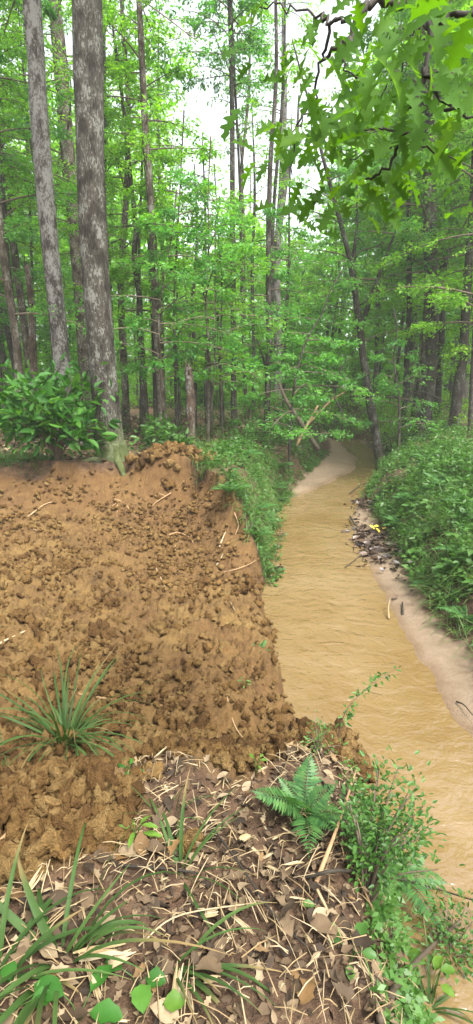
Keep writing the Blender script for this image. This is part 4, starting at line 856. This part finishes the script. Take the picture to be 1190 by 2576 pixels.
# ------------------------------------------------------------------ foreground sticks, splinters, straw, fallen leaves
stick('fallen_stick', 'pale straight stick slanting up from the litter beside the fern', [gl((795, 2232), .02), gl((850, 2120), .09), gl((892, 2005), .16)], .008, .004, 'root', 'stick')
stick('fallen_stick', 'dark thin branch lying across to the right under the near bush', [gl((770, 2225), .03), gl((880, 2232), .07), gl((1040, 2255), .1), gl((1200, 2305), .1)], .006, .004, 'darktwig', 'stick')
stick('vine_stem', 'thick brown stem rising across the bottom right corner', [gl((955, 2580), .02), gl((1010, 2490), .06), gl((1080, 2420), .10), gl((1150, 2365), .13)], .012, .009, 'twig', 'stem')
stick('fallen_stick', 'dark twig crossing the litter below the middle grass', [gl((300, 2195), .03), gl((420, 2210), .04), gl((500, 2215), .03)], .005, .003, 'darktwig', 'stick')
stick('fallen_stick', 'long dark twig curving down the right of the litter', [gl((520, 2080), .03), gl((600, 2200), .05), gl((690, 2330), .04), gl((770, 2400), .03)], .004, .003, 'darktwig', 'stick')
stick('fallen_stick', 'thin straw stalk leaning over the lower middle litter', [gl((350, 2400), .03), gl((450, 2350), .07), gl((640, 2290), .03)], .0025, .002, 'straw', 'stick')
stick('fallen_stick', 'pale bent stalk right of the long dark twig', [gl((790, 2235), .02), gl((800, 2270), .04), gl((822, 2300), .02)], .006, .004, 'splinter', 'stick')
stick('fallen_stick', 'brown dry stalk at the left edge of the near soil', [gl((-10, 2140), .02), gl((60, 2090), .04), gl((90, 2050), .02)], .010, .006, 'root', 'stick')
stick('fallen_stick', 'thin brown stalk lying at the lower right of the litter', [gl((880, 2190), .02), gl((910, 2260), .05), gl((960, 2360), .03)], .004, .003, 'root', 'stick')
rng = np.random.default_rng(81)
def splinter_mesh(L, W, rng):
    mb = MB(); n = rng.integers(3, 6)
    for k in range(n):
        y0 = (k / n - .5) * W; l0 = -L * .5 * rng.uniform(.5, 1); l1 = L * .5 * rng.uniform(.6, 1); w = W / n * rng.uniform(1.0, 1.7); h = W * .25 * rng.uniform(.4, 1)
        V, F = tube([(l0, y0, 0), (l0 * .4, y0 + rng.normal() * W * .05, h * .4), (l1 * .5, y0 + rng.normal() * W * .08, h * .5), (l1, y0 * 1.2, h * .2)], [w * .2, w * .55, w * .5, w * .12], 4); mb.add(V, F, rng.random())
    return mb.mesh('wood_splinter', False)
named = [('large shredded splinter lying level at the lower left', (250, 2420), .16, .035, .15), ('thick broken stub beneath the shredded splinter', (300, 2440), .10, .03, .35), ('upright split stake at the bottom beside the round leaf', (440, 2530), .15, .02, 1.5), ('long bent splinter reaching down the bottom left', (235, 2490), .15, .012, -1.0),
         ('shredded pale stub at the lower right beside the brown stem', (1000, 2440), .11, .035, -1.1), ('pale splinter pointing up right in the middle right litter', (738, 2195), .09, .012, .45), ('frayed wood chip in the middle of the litter', (615, 2130), .07, .025, .8), ('short frayed chip left of the fern', (530, 2320), .06, .02, .1), ('bright frayed chip at the bottom centre', (530, 2490), .06, .02, .2), ('long pale splinter at the lower middle', (610, 2350), .11, .012, -.8), ('dry tan blade leaf standing at the left', (75, 2260), .13, .018, 1.1)]
for lab, p, L_, W_, a in named:
    tag(put('wood_splinter', splinter_mesh(L_, W_, rng), M['splinter'], None, gl(p, .04), (rng.normal() * .15, rng.normal() * .25, a)), lab, 'splinter')
SM_ = [splinter_mesh(1, rng.uniform(.06, .16), rng) for _ in range(9)]
for m_ in SM_: m_.materials.append(M['splinter'])
lit = lambda x, y: (x < .62) & (y < y_near(x) + .05) & (soil_mask(x, y) < .5)
xy = scatter(400, -.75, .7, .85, 2.1, lit, rng)[:110]
for (x, y) in xy:
    o = put('wood_splinter', SM_[rng.integers(9)], None, None, (x, y, gz(x, y) + .035), (rng.normal() * .25, rng.normal() * .35, rng.uniform(0, 6.28)), rng.uniform(.025, .08)); tag(o, 'small pale wood splinter scattered in the foreground litter', 'splinter', 'small splinters in the litter')
DL = []
for k in range(10):
    hx = np.linspace(0, 1, 10); hy = np.sin(hx ** .85 * np.pi) * rng.uniform(.18, .34) * (1 if k < 5 else 1 + .45 * np.cos(hx * 19)) + .004
    c1, c2, ph, tw_ = rng.uniform(.2, 1.1), rng.uniform(-.6, .6), rng.uniform(0, 6), rng.normal() * .5
    def bend_(x, y): return np.column_stack([x, y, c1 * y ** 2 * 2.2 + c2 * (x - .5) ** 2 + .04 * np.sin(x * 8 + ph) + tw_ * y * (x - .3)])
    Vx = np.vstack([bend_(hx, hy), bend_(hx, hx * 0), bend_(hx, -hy * rng.uniform(.8, 1.1))])
    Fx = [(i, 10 + i, 11 + i, i + 1) for i in range(9)] + [(10 + i, 20 + i, 21 + i, 11 + i) for i in range(9)]
    me = make_mesh('fallen_leaf', Vx, [np.array(Fx)], np.full(30, .0)); me.materials.append(M['dead']); DL.append(me)
named_leaf = [('large tan oak leaf curled at the lower right of the litter', (885, 2345), .11), ('long brown leaf lying slanted at the bottom right', (790, 2470), .12), ('tan leaf beside the dug edge', (395, 1930), .08), ('broad brown leaf under the middle grass', (390, 2120), .12), ('pale crumpled leaf right of the middle seedling', (430, 2140), .12), ('orange dead leaf in front of the fern', (620, 2150), .08), ('small orange leaf near the brown stem', (910, 2400), .06)]
for lab, p, L_ in named_leaf:
    tag(put('fallen_leaf', DL[rng.integers(10)], None, None, gl(p, .02), (rng.normal() * .3, rng.normal() * .3 - .2, rng.uniform(0, 6.28)), L_), lab, 'leaf')
xy = scatter(3000, -1.1, .75, .8, 2.15, lit, rng)[:280]
for (x, y) in xy:
    o = put('fallen_leaf', DL[rng.integers(10)], None, None, (x, y, gz(x, y) + .02 + .02 * rng.random()), (rng.normal() * .3, rng.normal() * .3, rng.uniform(0, 6.28)), (.028 + .065 * rng.random() ** 1.8)); tag(o, 'brown dead leaf in the foreground leaf litter', 'leaf', 'dead leaves of the foreground litter')
mb = MB(); flat_leaves(mb, scatter(9000, -1.5, .9, .6, 2.3, lambda x, y: lit(x, y) & (fbm(x, y, 2.5, 3, 66) + .45 > rng.random(len(x)) * .8), rng), .034, rng, .003, .45)
M['mat'] = mat_dry('matted_dead_leaf', [(0, (.018, .012, .008)), (.4, (.05, .033, .019)), (.75, (.095, .064, .036)), (.92, (.17, .125, .072)), (1, (.07, .04, .02))])
tag(put('leaf_litter', mb.mesh('leaf_litter'), M['mat']), 'crumbled dead leaves covering the near ground', 'leaf litter', kind='stuff')
mb = MB(); sxy = scatter(4500, -1.3, .85, .7, 2.25, lit, rng)
for (x, y) in sxy[:1200]:
    a = rng.uniform(0, 6.28); L_ = .02 + .12 * rng.random() ** 2; z = gz(x, y) + .028; d = np.array((math.cos(a), math.sin(a), rng.normal() * .25)) * L_
    V, F = tube([np.array((x, y, z + .01)) - d * .5, np.array((x, y, z + .02)), np.array((x, y, z + .01)) + d * .5], rng.uniform(.0006, .0022), 4); mb.add(V, F, rng.random())
tag(put('straw_litter', mb.mesh('straw_litter'), M['straw']), 'dry straw and grass stems strewn through the litter', 'straw', kind='stuff')

# ------------------------------------------------------------------ overhanging oak branch, top right
rng = np.random.default_rng(91)
def oak_leaf(rng):
    half = [(0, .012), (.08, .03), (.15, .13), (.22, .19), (.27, .08), (.32, .07), (.40, .24), (.47, .30), (.50, .12), (.56, .10), (.63, .27), (.70, .29), (.72, .12), (.78, .11), (.85, .18), (.89, .15), (.92, .06), (1, 0)]
    H = np.array(half) * [1, rng.uniform(.85, 1.2)]; n = len(H); dr = rng.uniform(.05, .5); cup = rng.uniform(.1, .7); tw_ = rng.normal() * .5
    def bend(x, y): return np.column_stack([x, y, -dr * x ** 2 + cup * np.abs(y) + tw_ * y * (x - .4)])
    L_ = bend(H[:, 0], H[:, 1]); M_ = bend(H[:, 0], H[:, 0] * 0); R_ = bend(H[:, 0], -H[:, 1]); V = np.vstack([L_, M_, R_])
    F = [(i, n + i, n + i + 1, i + 1) for i in range(n - 1)] + [(n + i, 2 * n + i, 2 * n + i + 1, n + i + 1) for i in range(n - 1)]
    m = make_mesh('leaf', V, [np.array(F)], np.full(3 * n, rng.random())); m.materials.append(M['oak']); return m
OL = [oak_leaf(rng) for _ in range(9)]
def oak_branch(label, limbs, nleaf, ls):
    P0 = np.array(at(*limbs[0][0][0])); root_ = empty('overhanging_oak_branch', P0); tag(root_, label, 'branch'); Cs = []
    for j, (pts_, r0, r1) in enumerate(limbs):
        C = catmull([at(*p) for p in pts_], len(pts_) * 5) - P0; C[1:-1] += rng.normal(size=(len(C) - 2, 3)) * .008; mb = MB(); V, F = tube(C, np.linspace(r0, r1, len(C)), 7, .2, j); mb.add(V, F, .3); lo_ = put('limb' if j == 0 else 'twig', mb.mesh('limb'), M['darktwig'], root_); Cs.append((C, lo_))
    tot = sum(len(c) for c, _ in Cs[0:])
    for k in range(nleaf):
        C, r0 = Cs[rng.integers(len(Cs))]; i = rng.integers(len(C) // 4, len(C)); o = C[i] + rng.normal(size=3) * [.14, .3, .09]; a = rng.uniform(0, 6.28)
        ax = nz(np.array((math.cos(a), math.sin(a) * .7, -.35 + rng.normal() * .35))); nr = nz(np.array((rng.normal() * .4, -.9 + rng.normal() * .35, .55)))
        place_leaf(OL[rng.integers(9)], r0, o, ax, nr, ls * rng.uniform(.65, 1.2))
    return root_
oak_branch('oak branch with lobed leaves hanging in from the top edge', [
    ([(1060, -60, 2.7), (1015, 8, 2.6), (930, 8, 2.55), (895, 60, 2.5), (880, 110, 2.45), (850, 122, 2.4), (812, 150, 2.4)], .020, .006), ([(880, 50, 2.5), (832, 55, 2.6), (800, 40, 2.7), (720, 20, 2.8), (650, 20, 2.85)], .008, .003),
    ([(832, 55, 2.6), (812, 150, 2.65), (780, 260, 2.7), (745, 330, 2.75), (735, 440, 2.8)], .007, .003), ([(850, 122, 2.4), (870, 170, 2.3), (905, 205, 2.3)], .005, .002), ([(790, 230, 2.65), (760, 300, 2.5), (720, 370, 2.5)], .004, .002)], 115, .135)
oak_branch('oak branch with lobed leaves reaching in from the right edge', [
    ([(1260, -10, 2.4), (1190, 28, 2.3), (1130, 40, 2.3), (1082, 75, 2.25), (1062, 190, 2.2), (1020, 290, 2.2), (1000, 370, 2.2), (970, 420, 2.2), (920, 450, 2.25)], .014, .004), ([(1066, 170, 2.2), (1110, 250, 2.15), (1150, 280, 2.1), (1215, 310, 2.1)], .008, .004),
    ([(1010, 330, 2.2), (940, 325, 2.3), (860, 350, 2.4)], .005, .002), ([(1000, 330, 2.2), (1080, 370, 2.15), (1160, 400, 2.1)], .005, .002), ([(1000, 370, 2.2), (930, 390, 2.3), (880, 400, 2.35)], .004, .002), ([(1082, 75, 2.25), (1050, 60, 2.3), (1010, 160, 2.35), (960, 250, 2.4)], .005, .002)], 165, .13)

# ------------------------------------------------------------------ the humid air of the wood
def haze():
    m, n, N, L = newmat('haze'); v = N.new('ShaderNodeVolumePrincipled'); v.inputs['Density'].default_value = HAZE; v.inputs['Color'].default_value = (.95, 1.0, .97, 1); v.inputs['Anisotropy'].default_value = .2
    v.inputs['Density Attribute'].default_value = ''
    o = N.new('ShaderNodeOutputMaterial'); L.new(v.outputs[0], o.inputs['Volume'])
    x0, x1, y0, y1, z0, z1 = -160, 160, -45, 160, -3.0, 40
    V = np.array([(x, y, z) for x in (x0, x1) for y in (y0, y1) for z in (z0, z1)]); F = [(0, 1, 3, 2), (4, 6, 7, 5), (0, 4, 5, 1), (2, 3, 7, 6), (0, 2, 6, 4), (1, 5, 7, 3)]
    tag(put('haze', make_mesh('haze', V, [np.array(F)], smooth=False), m), kind='stuff')
HAZE = .0015
haze()
